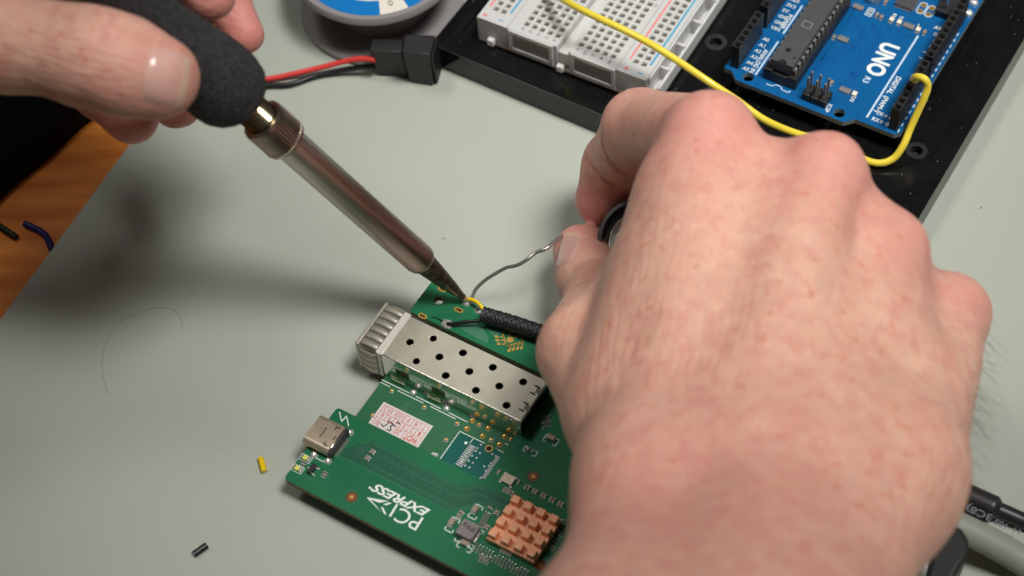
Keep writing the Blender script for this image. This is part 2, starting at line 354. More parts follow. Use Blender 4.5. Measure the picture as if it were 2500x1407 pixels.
for y in (-6.2, 38.9): MB().box(-76, -1.6, y-.3, y+.3, ZT+.01, ZT+.04).build('blue_stripe', M['bbb'], bb)
for y in (-12.5, 33.4):
    MB().box(1.6, 2.9, y-.2, y+.2, ZT+.01, ZT+.05).box(2.05, 2.45, y-.75, y+.75, ZT+.055, ZT+.08).build('plus_mark', M['bbr'], bb)
for y in (-7.4, 37.8): MB().box(2.0, 2.4, y-.8, y+.8, ZT+.01, ZT+.05).build('minus_mark', M['bbb'], bb)
for y0, y1 in ((-2.6, 9.6), (17.6, 29.6)):      # recessed windows of the end face
    mb = MB(); mb.box(4.02, 4.6, y0-1.2, y1+1.2, ZT-1.3, ZT-.05); mb.box(4.02, 4.6, y0-1.2, y1+1.2, .9, 2.3)
    mb.box(4.02, 4.6, y0-1.2, y0, 2.3, ZT-1.3); mb.box(4.02, 4.6, y1, y1+1.2, 2.3, ZT-1.3)
    mb.build('end_frame', M['bb'], bb, bevel=.12); MB().box(4.01, 4.1, y0, y1, 2.3, ZT-1.3).build('clip_window', M['bbh'], bb)
mb = MB()
for i in range(8): mb.box(-76+i*10.1, -76+i*10.1+8.3, 40.42, 43.6, .9, 1.6); mb.box(-76+i*10.1, -76+i*10.1+.9, 40.42, 43.4, 1.6, ZT-2.5)
mb.box(-76, 2.5, 43.0, 43.9, .9, ZT-3.4); mb.box(-76, 2.5, 40.42, 41.0, ZT-2.4, ZT-.4); mb.build('edge_flange', M['bb'], bb, bevel=.15)
for y in (-9.5, 13.4, 35.6): MB().cbox(4.9, y, 1.7, 2.2, .9, 3.2).build('locking_tab', M['bb'], bb, bevel=.3)
gl = [(c, r) for r in (0, 4, 9, 14) for c in (-3.2, 29.4)]
for (c, r) in gl:
    if r: text_obj('row_number', str(r+1), (-2.54*r+.5, c-.7), (-2.54*r+.5, c+.8), 1.2, ZT+.03, M['grey_print'], bb)
for k, ch in enumerate('abcde'): text_obj('column_letter', ch, (2.6, T[k]-.5), (2.6, T[k]+.5), 1.1, ZT+.03, M['grey_print'], bb)
for k, ch in enumerate('fghij'): text_obj('column_letter', ch, (2.6, 17.78+T[k]-.5), (2.6, 17.78+T[k]+.5), 1.1, ZT+.03, M['grey_print'], bb)

# ================================================================ blue microcontroller board
UF = Frame((94.74837, 120.19494, 15.0), -120.959)
un = empty('microcontroller_board', UF.o, UF.ang, 'blue microcontroller board lettered UNO, mounted on the black tray', 'circuit board')
out = [(0, 0), (66.04, 0), (66.04, 2.54), (68.58, 5.08), (68.58, 37.846), (66.04, 40.386), (66.04, 51.816), (64.516, 53.34), (0, 53.34)]
uh = [(66.04, 7.62), (66.04, 35.56), (15.24, 50.8), (13.97, 2.54)]
MB().prism(out, [circ(a, b, 1.6, 24) for a, b in uh], -1.6, 0, 0, 1).build('board', [M['uno'], M['uno_edge']], un)
for a, b in uh: MB().cyl(a, b, 1.45, -6.3, -3.4, 16).build('standoff', M['black_dark'], un)
def cell_mesh():
    mb = MB(); k, h, H = 1.25, .62, 8.5; q = lambda a, b: [(a+i, a+(i+1) % 4, b+(i+1) % 4, b+i) for i in range(4)]
    sq = lambda r, z: [(-r, -r, z), (r, -r, z), (r, r, z), (-r, r, z)]
    mb.add(sq(k, 0)+sq(k, H)+sq(h*1.35, H-.02)+sq(h*.8, H-1.0)+sq(h*.7, H-4), q(0, 4)+q(4, 8)+q(8, 12)+[(3, 2, 1, 0)], 0)
    mb.add(sq(h*.8, H-1)+sq(h*.7, H-4), q(0, 4)+[(4, 5, 6, 7)], 1)
    mb.add([(-k, -k, H), (k, -k, H), (k, -.95, H+.01), (-k, -.95, H+.01)], [(0, 1, 2, 3)], 0)
    return mb.mesh('pin_socket', [M['black_plastic'], M['hole']], 0)
cm = cell_mesh()
def header(xa, xb, y):
    n = int(round((xb-xa)/2.54))+1; h = MB().box(xa-1.3, xb+1.3, y-1.2, y+1.2, .02, .6).build('pin_header', M['black_plastic'], un)
    for i in range(n): link('pin_socket', cm, h, (xa+2.54*i, y, 0))
header(50.8, 63.5, 2.54); header(27.94, 45.72, 2.54); header(45.72, 63.5, 50.8); header(18.796, 41.656, 50.8)
# the big chip in its socket
x0, x1, yc = 28.6, 64.0, 16.25
MB().box(x0-.4, x1+.4, yc-5.0, yc-2.4, .05, 4.3).box(x0-.4, x1+.4, yc+2.4, yc+5.0, .05, 4.3).box(x0-.4, x0+2, yc-2.4, yc+2.4, .06, 3.6).box(x1-2, x1+.4, yc-2.4, yc+2.4, .06, 3.6).build('chip_socket', M['black_plastic'], un, bevel=.15)
body = MB().hexa([(x0+.3, yc-3.3, 4.4), (x1-.3, yc-3.3, 4.4), (x1-.3, yc+3.3, 4.4), (x0+.3, yc+3.3, 4.4)], [(x0+.2, yc-3.55, 6.2), (x1-.2, yc-3.55, 6.2), (x1-.2, yc+3.55, 6.2), (x0+.2, yc+3.55, 6.2)])
body.hexa([(x0+.2, yc-3.55, 6.2), (x1-.2, yc-3.55, 6.2), (x1-.2, yc+3.55, 6.2), (x0+.2, yc+3.55, 6.2)], [(x0+.35, yc-3.35, 8.0), (x1-.35, yc-3.35, 8.0), (x1-.35, yc+3.35, 8.0), (x0+.35, yc+3.35, 8.0)])
cb = body.build('processor_chip', M['chip'], un)
pin = MB().box(-.68, .68, -.12, .55, 0, .25).hexa([(-.26, .35, -4.0), (.26, .35, -4.0), (.26, .6, -4.0), (-.26, .6, -4.0)], [(-.68, .3, .25), (.68, .3, .25), (.68, .56, .25), (-.68, .56, .25)]).mesh('chip_pin', [M['tin']], 0)
for i in range(14):
    link('chip_pin', pin, cb, (x0+2.4-.35+2.54*i*.965, yc+3.55, 6.2)); link('chip_pin', pin, cb, (x0+2.4-.35+2.54*i*.965, yc-3.55, 6.2), math.pi)
MB().prism([(x1-.3-.0*k+1.3*math.cos(math.radians(90+180*k/12))-.1, yc+1.3*math.sin(math.radians(90+180*k/12))) for k in range(13)], [], 7.98, 8.03).build('notch', M['black_dark'], cb)
MB().cyl(x1-3.6, yc+2.2, .35, 8.0, 8.03, 14).build('dot_mark', M['black_dark'], cb)
MB().cyl(x1-5.6, yc-.6, .8, 8.0, 8.02, 16).build('dot_mark', M['black_dark'], cb)
MB().prism(rrect(46, 48.6, yc-1.6, yc+1.3, .4), [rrect(46.3, 48.3, yc-1.3, yc+1.0, .3)], 8.0, 8.02).build('chip_marking', M['ind'], cb)
# programming pins
ib = MB()
for i in range(3):
    for j in range(2): ib.cbox(64.25+2.0*0+2.3*(j-.5), 25.3+2.54*i, 2.3, 2.3, .03, 2.5)
ip = ib.build('programming_header', M['black_plastic'], un, bevel=.3)
pm = MB().box(-.3, .3, -.3, .3, -.3, 8.6).mesh('pin', [M['tin']], 0)
for i in range(3):
    for j in range(2): link('pin', pm, ip, (64.3+2.3*(j-.5), 25.3+2.54*i, 0))
ub = MB().box(-6.5, 9.6, 31.5, 43.6, .1, 10.9).build('usb_socket', M['tin'], un, bevel=.4)
MB().box(-1.8, 11.9, 3.3, 12.3, .1, 10.9).build('power_jack', M['black_plastic'], un, bevel=.5)
# lettering
def ut(s, p0, p1, h, m='white', bold=.02, **k): return text_obj('lettering', s, p0, p1, h, .03, M[m], un, bold, **k)
def ut90(s, x, y0, y1, h=1.25, **k): return ut(s, (x+h/2, y0), (x+h/2, y1), h, **k)
ut('UNO', (35.9, 35.1), (49.0, 35.4), 5.2, bold=.04); ut('R3', (50.2, 36.2), (52.6, 36.2), 1.7, 'print_blue')
for a, b, y, w in ((29.3, 64.0, 42.8, .55), (34.0, 46.7, 8.9, .5), (49.9, 64.4, 9.0, .5)): MB().box(a, b, y-w/2, y+w/2, .01, .04).build('print_line', M['print_blue'], un)
ut('DIGITAL  (PWM~)', (46.2, 43.8), (61.0, 43.8), 1.5); ut('ANALOG IN', (54.3, 6.9), (64.2, 6.9), 1.35); ut('POWER', (38.8, 6.9), (45.0, 6.9), 1.35)
dig = ['0', '1', '2', '~3', '4', '~5', '~6', '7']
for i, s in enumerate(dig): ut90(s, 63.5-2.54*i, 49.2-.95*len(s), 49.2, 1.3)
ut90('RX←', 63.5, 44.3, 47.7, 1.3); ut90('TX→', 60.96, 44.3, 47.7, 1.3)
for i, s in enumerate(['8', '~9', '~10', '~11', '12', '13', 'GND', 'AREF']): ut90(s, 41.656-2.54*i, 49.2-.95*len(s), 49.2, 1.35)
for i in range(6): ut90('A%d' % i, 50.8+2.54*i, 4.6, 6.5, 1.3)
for i, s in enumerate(['VIN', 'GND', 'GND', '5V', '3V3', 'RES', 'IOREF']): ut90(s, 45.72-2.54*i, 4.6, 4.6+.95*len(s), 1.3)
ut('ON', (58.2, 36.1), (60.6, 36.1), 1.1); ut('ICSP', (64.3, 31.6), (67.4, 31.6), 1.2); ut90('L', 25.6, 41.1, 41.9, 1.1); ut('TX', (24.5, 35.2), (26, 35.2), 1.0); ut('RX', (24.5, 33.2), (26, 33.2), 1.0)
mb = MB()
for i in range(6): mb.box(53.1+2.0*i, 54.2+2.0*i, 51.75, 52.1, .01, .04)
mb = MB()
x = 23.0
while x < 64: 
    if not 43.2 < x < 45.0: mb.box(x, x+1.25, 52.25, 52.6, .01, .04)
    x += 2.54
mb.build('dashed_line', M['print_blue'], un)['kind'] = 'stuff'
mb = MB().ribbon([(65.9, 13.2), (65.9, 15.0), (65.0, 15.6), (65.0, 17.3), (65.9, 17.9), (65.9, 20.1), (65.2, 20.1)], .3, .01, .04); mb.build('chip_outline', M['print_blue'], un)
def smd(l, w, h, bm, em, frac=.25, name='c'):
    mb = MB(); e_ = l*frac; mb.box(-l/2+e_, l/2-e_, -w/2, w/2, .05, h, 0); mb.box(-l/2, -l/2+e_, -w/2-.01, w/2+.01, .05, h+.02, 1); mb.box(l/2-e_, l/2, -w/2-.01, w/2+.01, .05, h+.02, 1)
    mb.box(-l/2-.22, -l/2, -w/2, w/2, .02, .3*h, 2); mb.box(l/2, l/2+.22, -w/2, w/2, .02, .3*h, 2)
    return mb.mesh(name, [M[bm], M[em], M['solder']], 0)
led_m = smd(2.0, 1.2, .9, 'ledw', 'tin', .15, 'led'); cap_m = smd(1.6, .85, .8, 'cer', 'tin', .25, 'chip_capacitor')
res_arr = MB().box(-1.6, 1.6, -.75, .75, .1, .55, 0)
for i in range(4): res_arr.box(-1.35+.8*i, -.95+.8*i, -1.0, -.6, .03, .62, 1); res_arr.box(-1.35+.8*i, -.95+.8*i, .6, 1.0, .03, .62, 1)
ra_m = res_arr.mesh('resistor_array', [M['ind'], M['tin']], 0)
H = math.pi/2
for q, nm, me, rz in ((UF.px(2176.4, 51.5), 'indicator_led', led_m, 0), (UF.px(2195, 58), 'indicator_led', led_m, 0), (UF.px(2241, 76), 'indicator_led', led_m, 0), (UF.px(2086, 233), 'indicator_led', led_m, 0),
        (UF.px(2218, 66), 'resistor_array', ra_m, H), (UF.px(2063, 223), 'resistor_array', ra_m, H), (UF.px(2095, 20), 'resistor_array', ra_m, H), (UF.px(2058, 98), 'resistor_array', ra_m, H),
        (UF.px(2257, 82), 'chip_capacitor', cap_m, 0), (UF.px(2141, 39), 'chip_capacitor', cap_m, 0), (UF.px(2152, 45), 'chip_capacitor', cap_m, 0), (UF.px(2036, 94), 'chip_capacitor', cap_m, 0), (UF.px(2030, 205), 'chip_capacitor', cap_m, 0), (UF.px(2162, 8), 'chip_capacitor', cap_m, 0)):
    link(nm, me, un, (q[0], q[1], 0), rz)
q = UF.px(2124, 30); MB().prism(rrect(q[0]-1.7, q[0]+1.7, q[1]-1.0, q[1]+1.0, .3), [rrect(q[0]-1.4, q[0]+1.4, q[1]-.7, q[1]+.7, .2)], .02, .06).build('pad_outline', M['print_blue'], un)
MB().box(q[0]-1.1, q[0]-.15, q[1]-.5, q[1]+.5, .03, .25).box(q[0]+.15, q[0]+1.1, q[1]-.5, q[1]+.5, .03, .25).build('solder_pad', M['solder'], un, bevel=.1)
q = UF.px(2211, 10); u2 = MB().box(q[0]-3.0, q[0]+2.2, q[1]-2.6, q[1]+2.6, .2, 1.0).build('controller_chip', M['chip'], un, bevel=.1)
mb = MB()
for i in range(8): mb.box(q[0]+2.2, q[0]+2.8, q[1]-2.3+.62*i, q[1]-2.0+.62*i, .03, .4); mb.box(q[0]-2.7+.62*i, q[0]-2.4+.62*i, q[1]+2.6, q[1]+3.2, .03, .4)
mb.build('chip_leads', M['tin'], u2)['kind'] = 'stuff'
q = UF.px(2132, -2); MB().cyl(q[0], q[1], 2.3, .05, 2.2, 32, 0).build('crystal_base', M['tin'], un, bevel=.5, seg=3); MB().cyl(q[0]-.3, q[1], 1.5, 2.2, 2.3, 32).build('crystal_cap', M['gold'], un)
q = UF.px(2315, 10, 3); MB().box(q[0]-6, q[0]+3.2, q[1]-2.6, q[1]+2.6, .04, 2.5).build('side_header', M['black_plastic'], un, bevel=.25)
for (u, v) in ((2310, -12), (2316, 4), (2312, 18)): 
    q = UF.px(u, v, 3); MB().box(q[0]-.3, q[0]+.3, q[1]-.3, q[1]+.3, 2.5, 8.5).build('pin', M['tin'], un)
for (u, v) in ((2246, 28), (2255, 13), (2266, 36), (2275, 21)):
    q = UF.px(u, v); MB().prism(circ(q[0], q[1], .85, 20), [circ(q[0], q[1], .42, 14)], .02, .1, 0).build('plated_hole', M['gold'], un); MB().cyl(q[0], q[1], .42, .01, .03, 14).build('hole_dark', M['hole'], un)
q = UF.px(2251, 20.5); MB().prism(slot(q[0], q[1], 5.0, 2.5, math.radians(0)), [slot(q[0], q[1], 4.5, 2.0, 0)], .02, .06).build('pad_outline', M['print_blue'], un)
q = UF.px(2271, 28.5); MB().prism(slot(q[0], q[1], 5.0, 2.5, 0), [slot(q[0], q[1], 4.5, 2.0, 0)], .02, .06).build('pad_outline', M['print_blue'], un)
for (u, v) in ((2365, 30), (2378, 4)):
    q = UF.px(u, v, .6); mb = MB(); mb.lathe((q[0], q[1], 0), (0, 0.001, 1), [(0, 1.3), (.5, 1.25), (.9, .9), (1.1, .02)], 20); mb.build('solder_joint', M['solder'], un, smooth=60)
mb = MB()   # tracks
def trk(pts, w=.28): mb.ribbon([UF.px(1740+a*.264, b*.264) for a, b in pts], w, .004, .02)
trk([(1215, 800), (1310, 690), (1560, 310), (1560, 260)]); trk([(1235, 810), (1330, 700), (1590, 310)]); trk([(1195, 790), (1290, 680), (1540, 300), (1480, 230)])
trk([(930, 700), (1060, 530), (1160, 470), (1290, 430), (1400, 330), (1390, 270), (1280, 160)]); trk([(950, 720), (1080, 545), (1180, 490), (1310, 445), (1425, 340), (1410, 260), (1310, 150)]); trk([(900, 690), (1040, 510), (1140, 450), (1270, 410), (1370, 320), (1360, 260), (1260, 180)])
trk([(1000, 470), (1040, 500), (1000, 560)]); trk([(960, 740), (900, 800), (880, 850)]); trk([(1640, 260), (1650, 300), (1720, 340), (1800, 330)]); trk([(1140, 950), (1200, 900), (1230, 830)])
trk([(560, 780), (700, 860), (820, 900)]); trk([(1300, 680), (1270, 660), (1270, 700), (1330, 720)])
mb.build('copper_track', M['uno_line'], un, smooth=0)['kind'] = 'stuff'
vm = MB().prism(circ(0, 0, .38, 12), [circ(0, 0, .18, 8)], .02, .05, 0).cyl(0, 0, .18, .01, .03, 8, 1).mesh('via', [M['uno_line'], M['hole']], 0)
for (a, b) in ((945, 555), (1110, 548), (1135, 505), (1240, 550), (1365, 490), (1365, 305), (1500, 268), (1478, 232), (1330, 222), (1315, 185), (1620, 255), (1720, 290), (1825, 335), (1885, 205), (600, 338), (605, 858), (400, 780), (1180, 778), (1157, 905), (1345, 1073), (1560, 1155)):
    q = UF.px(1740+a*.264, b*.264); link('via', vm, un, (q[0], q[1], 0))
# ================================================================ green board
GF = Frame((-33.159, -29.739, 8.1), -30.9); hL = -2.6
gb = empty('expansion_board', GF.o, GF.ang, 'green circuit board with metal cage, copper heat sink and white date sticker', 'circuit board')
p = GF.px
def z7(x, y): return p(690+x/4.264, 1000+y/4.264)
def z5(x, y): return p(680+x/5.63, 1080+y/5.63)
def z8(x, y): return p(1060+x/4.9, 1120+y/4.9)
def z9(x, y): return p(990+x/6.7, 690+y/6.7)
def z6(x, y, h=hL): return p(860+x/4.63, 900+y/4.63, h)
hs = z9(545, 300); hy = z9(1215, 450); slots = [z9(280, 550), z9(870, 450), z9(600, 110)]
outline = rrect(-3.4, 10, -39.6, -15.7, 1.0)
def corner(cx, cy, r, a0, n=4): return [(cx+r*math.cos(math.radians(a0+90*k/n)), cy+r*math.sin(math.radians(a0+90*k/n))) for k in range(n+1)]
O = corner(-2.4, -38.6, 1, 180)+[(108, -39.6), (108, 29.2)]+corner(-2.7, 28.5, .7, 90)+corner(-2.4, 19.3, 1, 180)+[(40.5, 18.3), (40.5, -15.7)]+corner(-2.4, -16.7, 1, 90)
MB().prism(O, [circ(hs[0], hs[1], 1.2, 24), circ(hy[0], hy[1], 1.0, 20)]+[slot(q[0], q[1], 1.75, .75) for q in slots], -1.6, 0, 0, 1).build('main_board', [M['pcb'], M['pcb_edge']], gb, smooth=50)
MB().box(1.0, 62, -24, 17.9, hL-1.6, hL).build('lower_board', M['pcb_low'], gb, bevel=.1)
MB().box(20, 90, -36, -26, -7.9, -1.75).box(60, 100, -12, 22, -7.9, -1.75).build('underside_connector', M['black_plastic'], gb)
# rings and holes
for q in slots: MB().prism(slot(q[0], q[1], 2.55, 1.45), [slot(q[0], q[1], 1.9, .85)], .01, .06).build('plated_slot', M['gold'], gb)
for q in slots: MB().prism(slot(q[0], q[1], 1.75, .75), [slot(q[0], q[1], 1.65, .62)], -1.6, .0).build('slot_lining', M['gold_flat'], gb)
MB().prism(circ(hs[0], hs[1], 1.75, 28), [circ(hs[0], hs[1], 1.2, 28)], .008, .03).build('hole_ring', M['pcb_dark'], gb)
MB().prism(circ(hy[0], hy[1], 1.35, 28), [circ(hy[0], hy[1], 1.0, 28)], .008, .10).build('hole_ring', M['tin'], gb)
# glossy flux residue on the strip
for poly in ([(1160, 300), (1400, 420), (1230, 560), (1100, 420), (1090, 330)], [(780, 680), (1160, 600), (1360, 900), (1340, 1000), (1200, 930)], [(1230, 690), (1600, 780), (1480, 900)]):
    MB().prism([tuple(z9(*q)) for q in poly], [], .02, .035).build('flux_film', M['film'], gb, smooth=0)
# dark track band on the main board
band = [z7(600, 440), z7(770, 360), z7(870, 360), z7(930, 330), z7(1600, 675), z7(1830, 795), z7(1900, 800), z7(2030, 775), z7(2345, 920), z7(2600, 1040), z7(2500, 1290), z7(2200, 1100), z7(2080, 960), z7(1760, 1050), z7(1690, 1035), z7(1400, 880), z7(620, 490)]
MB().prism([tuple(q) for q in band], [], .001, .006).build('track_area', M['pcb_dark'], gb, smooth=0)
def par(pts, offs):
    out = []
    for o_ in offs: out.append([(z7(a, b+o_)) for a, b in pts])
    return out
mb = MB()
base = [(950, 350), (1600, 690), (1830, 812), (1910, 822), (2030, 795), (2345, 930), (2460, 985)]
for o_ in (0, 16): mb.ribbon([z7(a, b+o_) for a, b in base], .12, .006, .016)
for st, o_ in ((980, 470-366), (980, 486-366), (900, 565-325), (900, 581-325)):
    pts = [(st, 350+(st-950)*.523+o_-5), (1600, 690+o_-10), (1800, 790+o_-10), (1900, 822+o_-30), (2030+0, 780+o_*.85), (2345, 930+o_*.8), (2500, 1010+o_*.8)]
    mb.ribbon([z7(a, b) for a, b in pts], .12, .006, .016)
for o_ in (0, 16): mb.ribbon([z7(620, 490+o_), z7(1400, 875+o_), z7(1700, 1030+o_), z7(1770, 1045+o_), z7(2050, 965+o_), z7(2180, 975+o_), z7(2420, 1110+o_)], .12, .006, .016)
mb.ribbon([z7(700, 352), z7(790, 388), z7(870, 390), z7(1010, 462)], .12, .006, .016)
mb.ribbon([z5(320, 430), z5(350, 490), z5(540, 585), z5(690, 560), z5(720, 540), z5(690, 460)], .18, .006, .02); mb.ribbon([z5(345, 420), z5(375, 470), z5(560, 560), z5(640, 545)], .12, .006, .02)
mb.ribbon([z8(120, 900), z8(150, 960), z8(265, 1025)], .3, .006, .02); mb.ribbon([z8(560, 1010), z8(620, 960), z8(700, 990), z8(750, 1000)], .25, .006, .02)
mb.ribbon([z8(910, 180), z8(940, 135), z8(1050, 150), z8(1100, 290), z8(1030, 370)], .12, .006, .02); mb.ribbon([z8(970, 210), z8(1000, 185), z8(1060, 210), z8(1090, 300)], .12, .006, .02)
for k in range(6): mb.ribbon([z8(1150+60*k, 480-20*k), z8(1240+60*k, 380-20*k), z8(1560+40*k, 40)], .1, .006, .02)
def z6u(x, y): return z6(x, y, 0)
mb.ribbon([z6u(1800, 910), z6u(1940, 740), z6u(2280, 900), z6u(2390, 800)], .3, .006, .02); mb.ribbon([z6u(1800, 910), z6u(2110, 1080), z6u(2190, 960), z6u(2020, 880), z6u(1980, 940)], .22, .006, .02); mb.ribbon([z6u(2300, 1000), z6u(2380, 920), z6u(2460, 850)], .3, .006, .02)
mb.build('copper_track', M['pcb_line'], gb, smooth=0)['kind'] = 'stuff'
tv = MB().prism([(-.28, -.2), (.28, -.2), (0, .28)], [], 0, .02, 0).mesh('via', [M['pcb_line']], 0)
for r_, (a, b) in enumerate(((1072, 483), (992, 525), (975, 610))):
    for k in range(11 if r_ < 2 else 11): q = z7(a+72.5*k, b+36.6*k); link('via', tv, gb, (q[0], q[1], .006))
for k in range(9): q = z7(1060+72.5*k, 565+36.6*k); link('via', tv, gb, (q[0], q[1], .006))
# lettering on the main board
def gt(s, a, b, h, bold=0, sh=0, m='white', name='lettering', z=.02): return text_obj(name, s, a, b, h, z, M[m], gb, bold, sh)
gt('PC', p(1034.7, 1265), p(979, 1239), 4.0, .0); I0, I1 = z7(1190, 993), z7(1119, 1110)
mb = MB().ribbon([I0, I1], .55, .012, .03); mb.build('lettering', M['white'], gb)
gt('EXPRESS', p(1051.5, 1246), p(915.5, 1179), 2.35, .03, .35)
q = z7(908, 815); MB().cyl(q[0], q[1], .35, .01, .03, 14).build('print_dot', M['white'], gb)
def poly(pts, f, name, m, z0=.012, z1=.03, par_=None):
    return MB().prism([tuple(f(*q)) for q in pts], [], z0, z1).build(name, M[m], par_ or gb, smooth=0)
poly([(1210, 755), (1515, 812), (1385, 832), (1262, 785)], z5, 'logo_arrow', 'white'); poly([(1208, 757), (1262, 787), (1345, 880), (1415, 965)], z5, 'logo_arrow', 'white')
poly([(1435, 853), (1525, 828), (1560, 838), (1480, 868)], z5, 'logo_bar', 'white'); poly([(1405, 885), (1440, 900), (1485, 1000), (1450, 985)], z5, 'logo_bar', 'white')
zz = lambda x, y: p(730+x/9.38, 990+y/9.38)
MB().ribbon([zz(928, 155), zz(978, 380), zz(1085, 238), zz(1135, 465)], .28, .012, .03).build('lightning_mark', M['white'], gb)
# test points
for (u, v) in ((858.5, 1214), (1301.5, 1164), (1318, 1380)):
    q = p(u, v); MB().prism(circ(q[0], q[1], 2.1, 32), [circ(q[0], q[1], 1.95, 32)], .01, .03).build('mask_ring', M['pcb_line'], gb)
    MB().cyl(q[0], q[1], 1.75, .004, .008, 32).build('mask_ring', M['pcb_dark'], gb); MB().cyl(q[0], q[1], 1.35, .01, .02, 28).build('bare_ring', M['brown'], gb); MB().cyl(q[0], q[1], .52, .03, .08, 20).build('test_point', M['gold'], gb)
# small parts
c08 = smd(2.0, 1.25, 1.25, 'cer', 'tin', .24, 'chip_capacitor'); c04 = smd(1.0, .55, .5, 'cer', 'tin', .26, 'small_capacitor'); r02 = smd(.62, .34, .26, 'black_plastic', 'tin', .3, 'tiny_resistor')
ledg = smd(2.0, 1.2, .6, 'ledy', 'tin', .2, 'led'); r06 = smd(1.6, .85, .5, 'black_plastic', 'tin', .28, 'chip_resistor')
def put(nm, me, q, rz=0, z=0): return link(nm, me, gb, (q[0], q[1], z), rz)
def frame_mark(q, l, w, rz=0, t=.22):
    c, s_ = math.cos(rz), math.sin(rz); R_ = lambda L_: [(q[0]+a*c-b*s_, q[1]+a*s_+b*c) for a, b in L_]
    g = .9
    L2, W2 = l/2, w/2
    for sx_ in (1, -1): MB().ribbon(R_([(sx_*.28*l, -W2), (sx_*L2, -W2), (sx_*L2, W2), (sx_*.28*l, W2)]), t, .012, .03).build('print_frame', M['white'], gb, smooth=0)
for q in (z5(372, 225), z5(262, 368)):
    put('indicator_led', ledg, q); MB().prism(rrect(q[0]-1.6, q[0]+1.6, q[1]-.95, q[1]+.95, .1), [rrect(q[0]-1.48, q[0]+1.48, q[1]-.83, q[1]+.83, .1)], .012, .03).build('print_frame', M['white'], gb, smooth=0)
for q in (z8(490, 625), z8(212, 780)):
    put('chip_capacitor', c08, q, H); frame_mark(q-np.array([-.25, .2]), 3.9, 2.1, H)
q = z8(370, 1030); put('chip_capacitor', c08, q, 0); frame_mark(q-np.array([-.25, .3]), 3.9, 2.1, 0)
q = p(1142, 1292.5, 2.5); MB().prism(rrect(q[0]-2.25, q[0]+2.2, q[1]-2.2, q[1]+2.2, .5), [], .25, 2.6).build('power_inductor', M['ind'], gb, bevel=.18)
text_obj('inductor_code', 'R68', (q[0]-1.75, q[1]+.25), (q[0]+1.6, q[1]-.35), 1.25, 2.62, M['black_dark'], gb)
for s_ in (1, -1): MB().cbox(q[0]+s_*2.5, q[1], .48, 3.2, .03, .9).build('inductor_lead', M['solder'], gb, bevel=.15)
MB().ribbon([(q[0]-2.2, q[1]-3.05), (q[0]+2.9, q[1]-3.05), (q[0]+2.9, q[1]-2.4)], .22, .012, .03).ribbon([(q[0]-2.2, q[1]-3.05), (q[0]-2.2, q[1]-2.5)], .22, .012, .03).ribbon([(q[0]+2.3, q[1]+2.4), (q[0]+2.95, q[1]+2.4), (q[0]+2.95, q[1]+1.7)], .22, .012, .03).build('print_frame', M['white'], gb, smooth=0)
for a in ((330, 648), (305, 680), (288, 712)): put('small_capacitor', c04, z8(*a), 0)
for a in ((670, 596), (757, 640), (737, 668), (632, 808), (612, 836)): put('small_capacitor', c04, z8(*a), 0)
for a in ((840, 375), (875, 390), (905, 407), (940, 425), (1095, 340), (1133, 358), (1190, 388), (1222, 404), (1293, 438), (1327, 456), (1393, 490), (1432, 507), (1495, 540), (1530, 556), (775, 165), (1013, 283), (808, 1097), (845, 1112), (881, 1128), (916, 1144)): put('small_capacitor', c04, z8(*a), H)
for q in (z7(945, 435), z7(928, 455), z7(895, 498), z7(878, 522)): put('small_capacitor', c04, q, 0)
for cx_, cy_ in ((330, 300), (625, 450)):
    for a in (-1, 0, 1):
        for b in (-1, 0): q = z5(cx_+a*24+b*-14, cy_+a*12+b*34+15); put('tiny_resistor', r02, q, H)
for k in range(17):
    for j in range(3):
        q = z8(505+38*k-14*j, 1032+20.5*k+30*j)
        if (k+j) % 7 != 6: put('tiny_resistor', r02, q, H)
for a in range(4):
    for b in range(3): put('tiny_resistor', r02, z8(562+30*a-6*b, 1160+14*a+26*b), H)
for a in range(3):
    for b in range(6): put('tiny_resistor', r02, z8(615+24*a-16*b, 655+12*a+28*b), H)
for a in range(9):
    for b in range(3): put('tiny_resistor', r02, z8(1560-24*a+18*b, 740+42*a+10*b), 0)
for a in range(4):
    for b in range(4): put('tiny_resistor', r02, z6u(2160+22*a, 560+36*b-6*a), H if (a+b) % 2 else 0)
q = z5(465, 385); sb_ = MB().hexa([(q[0]-.75, q[1]-1.5, .15), (q[0]+.65, q[1]-1.5, .15), (q[0]+.65, q[1]+1.5, .15), (q[0]-.75, q[1]+1.5, .15)], [(q[0]-.6, q[1]-1.4, 1.1), (q[0]+.5, q[1]-1.4, 1.1), (q[0]+.5, q[1]+1.4, 1.1), (q[0]-.6, q[1]+1.4, 1.1)]).build('transistor', M['black_plastic'], gb, bevel=.05)
for a_, b_ in ((1.05, -.97), (1.05, .97), (-1.1, .02)): MB().cbox(q[0]+a_, q[1]+b_, .9, .45, .03, .3).build('transistor_lead', M['solder'], sb_, bevel=.08)
q = p(1240, 1169, .8); MB().prism(rrect(q[0]-1.6, q[0]+1.6, q[1]-1.25, q[1]+1.25, .25), [], .1, .85).build('crystal', M['usb'], gb, bevel=.14)
mb = MB()
for a, b in ((-1.5, -1.3), (1.5, -1.3), (-1.5, 1.3), (1.5, 1.3)): mb.cbox(q[0]+a, q[1]+b, .8, .7, .02, .3)
mb.build('solder_pad', M['solder'], gb, bevel=.1)
q = z6u(2010, 930); put('chip_resistor', r06, q, 0); frame_mark(q-np.array([-.1, .1]), 3.6, 1.5, 0, .16); q = z6u(2245, 800); put('chip_capacitor', c08, q, 0); frame_mark(q-np.array([-.1, .2]), 3.6, 2.0, 0, .16)
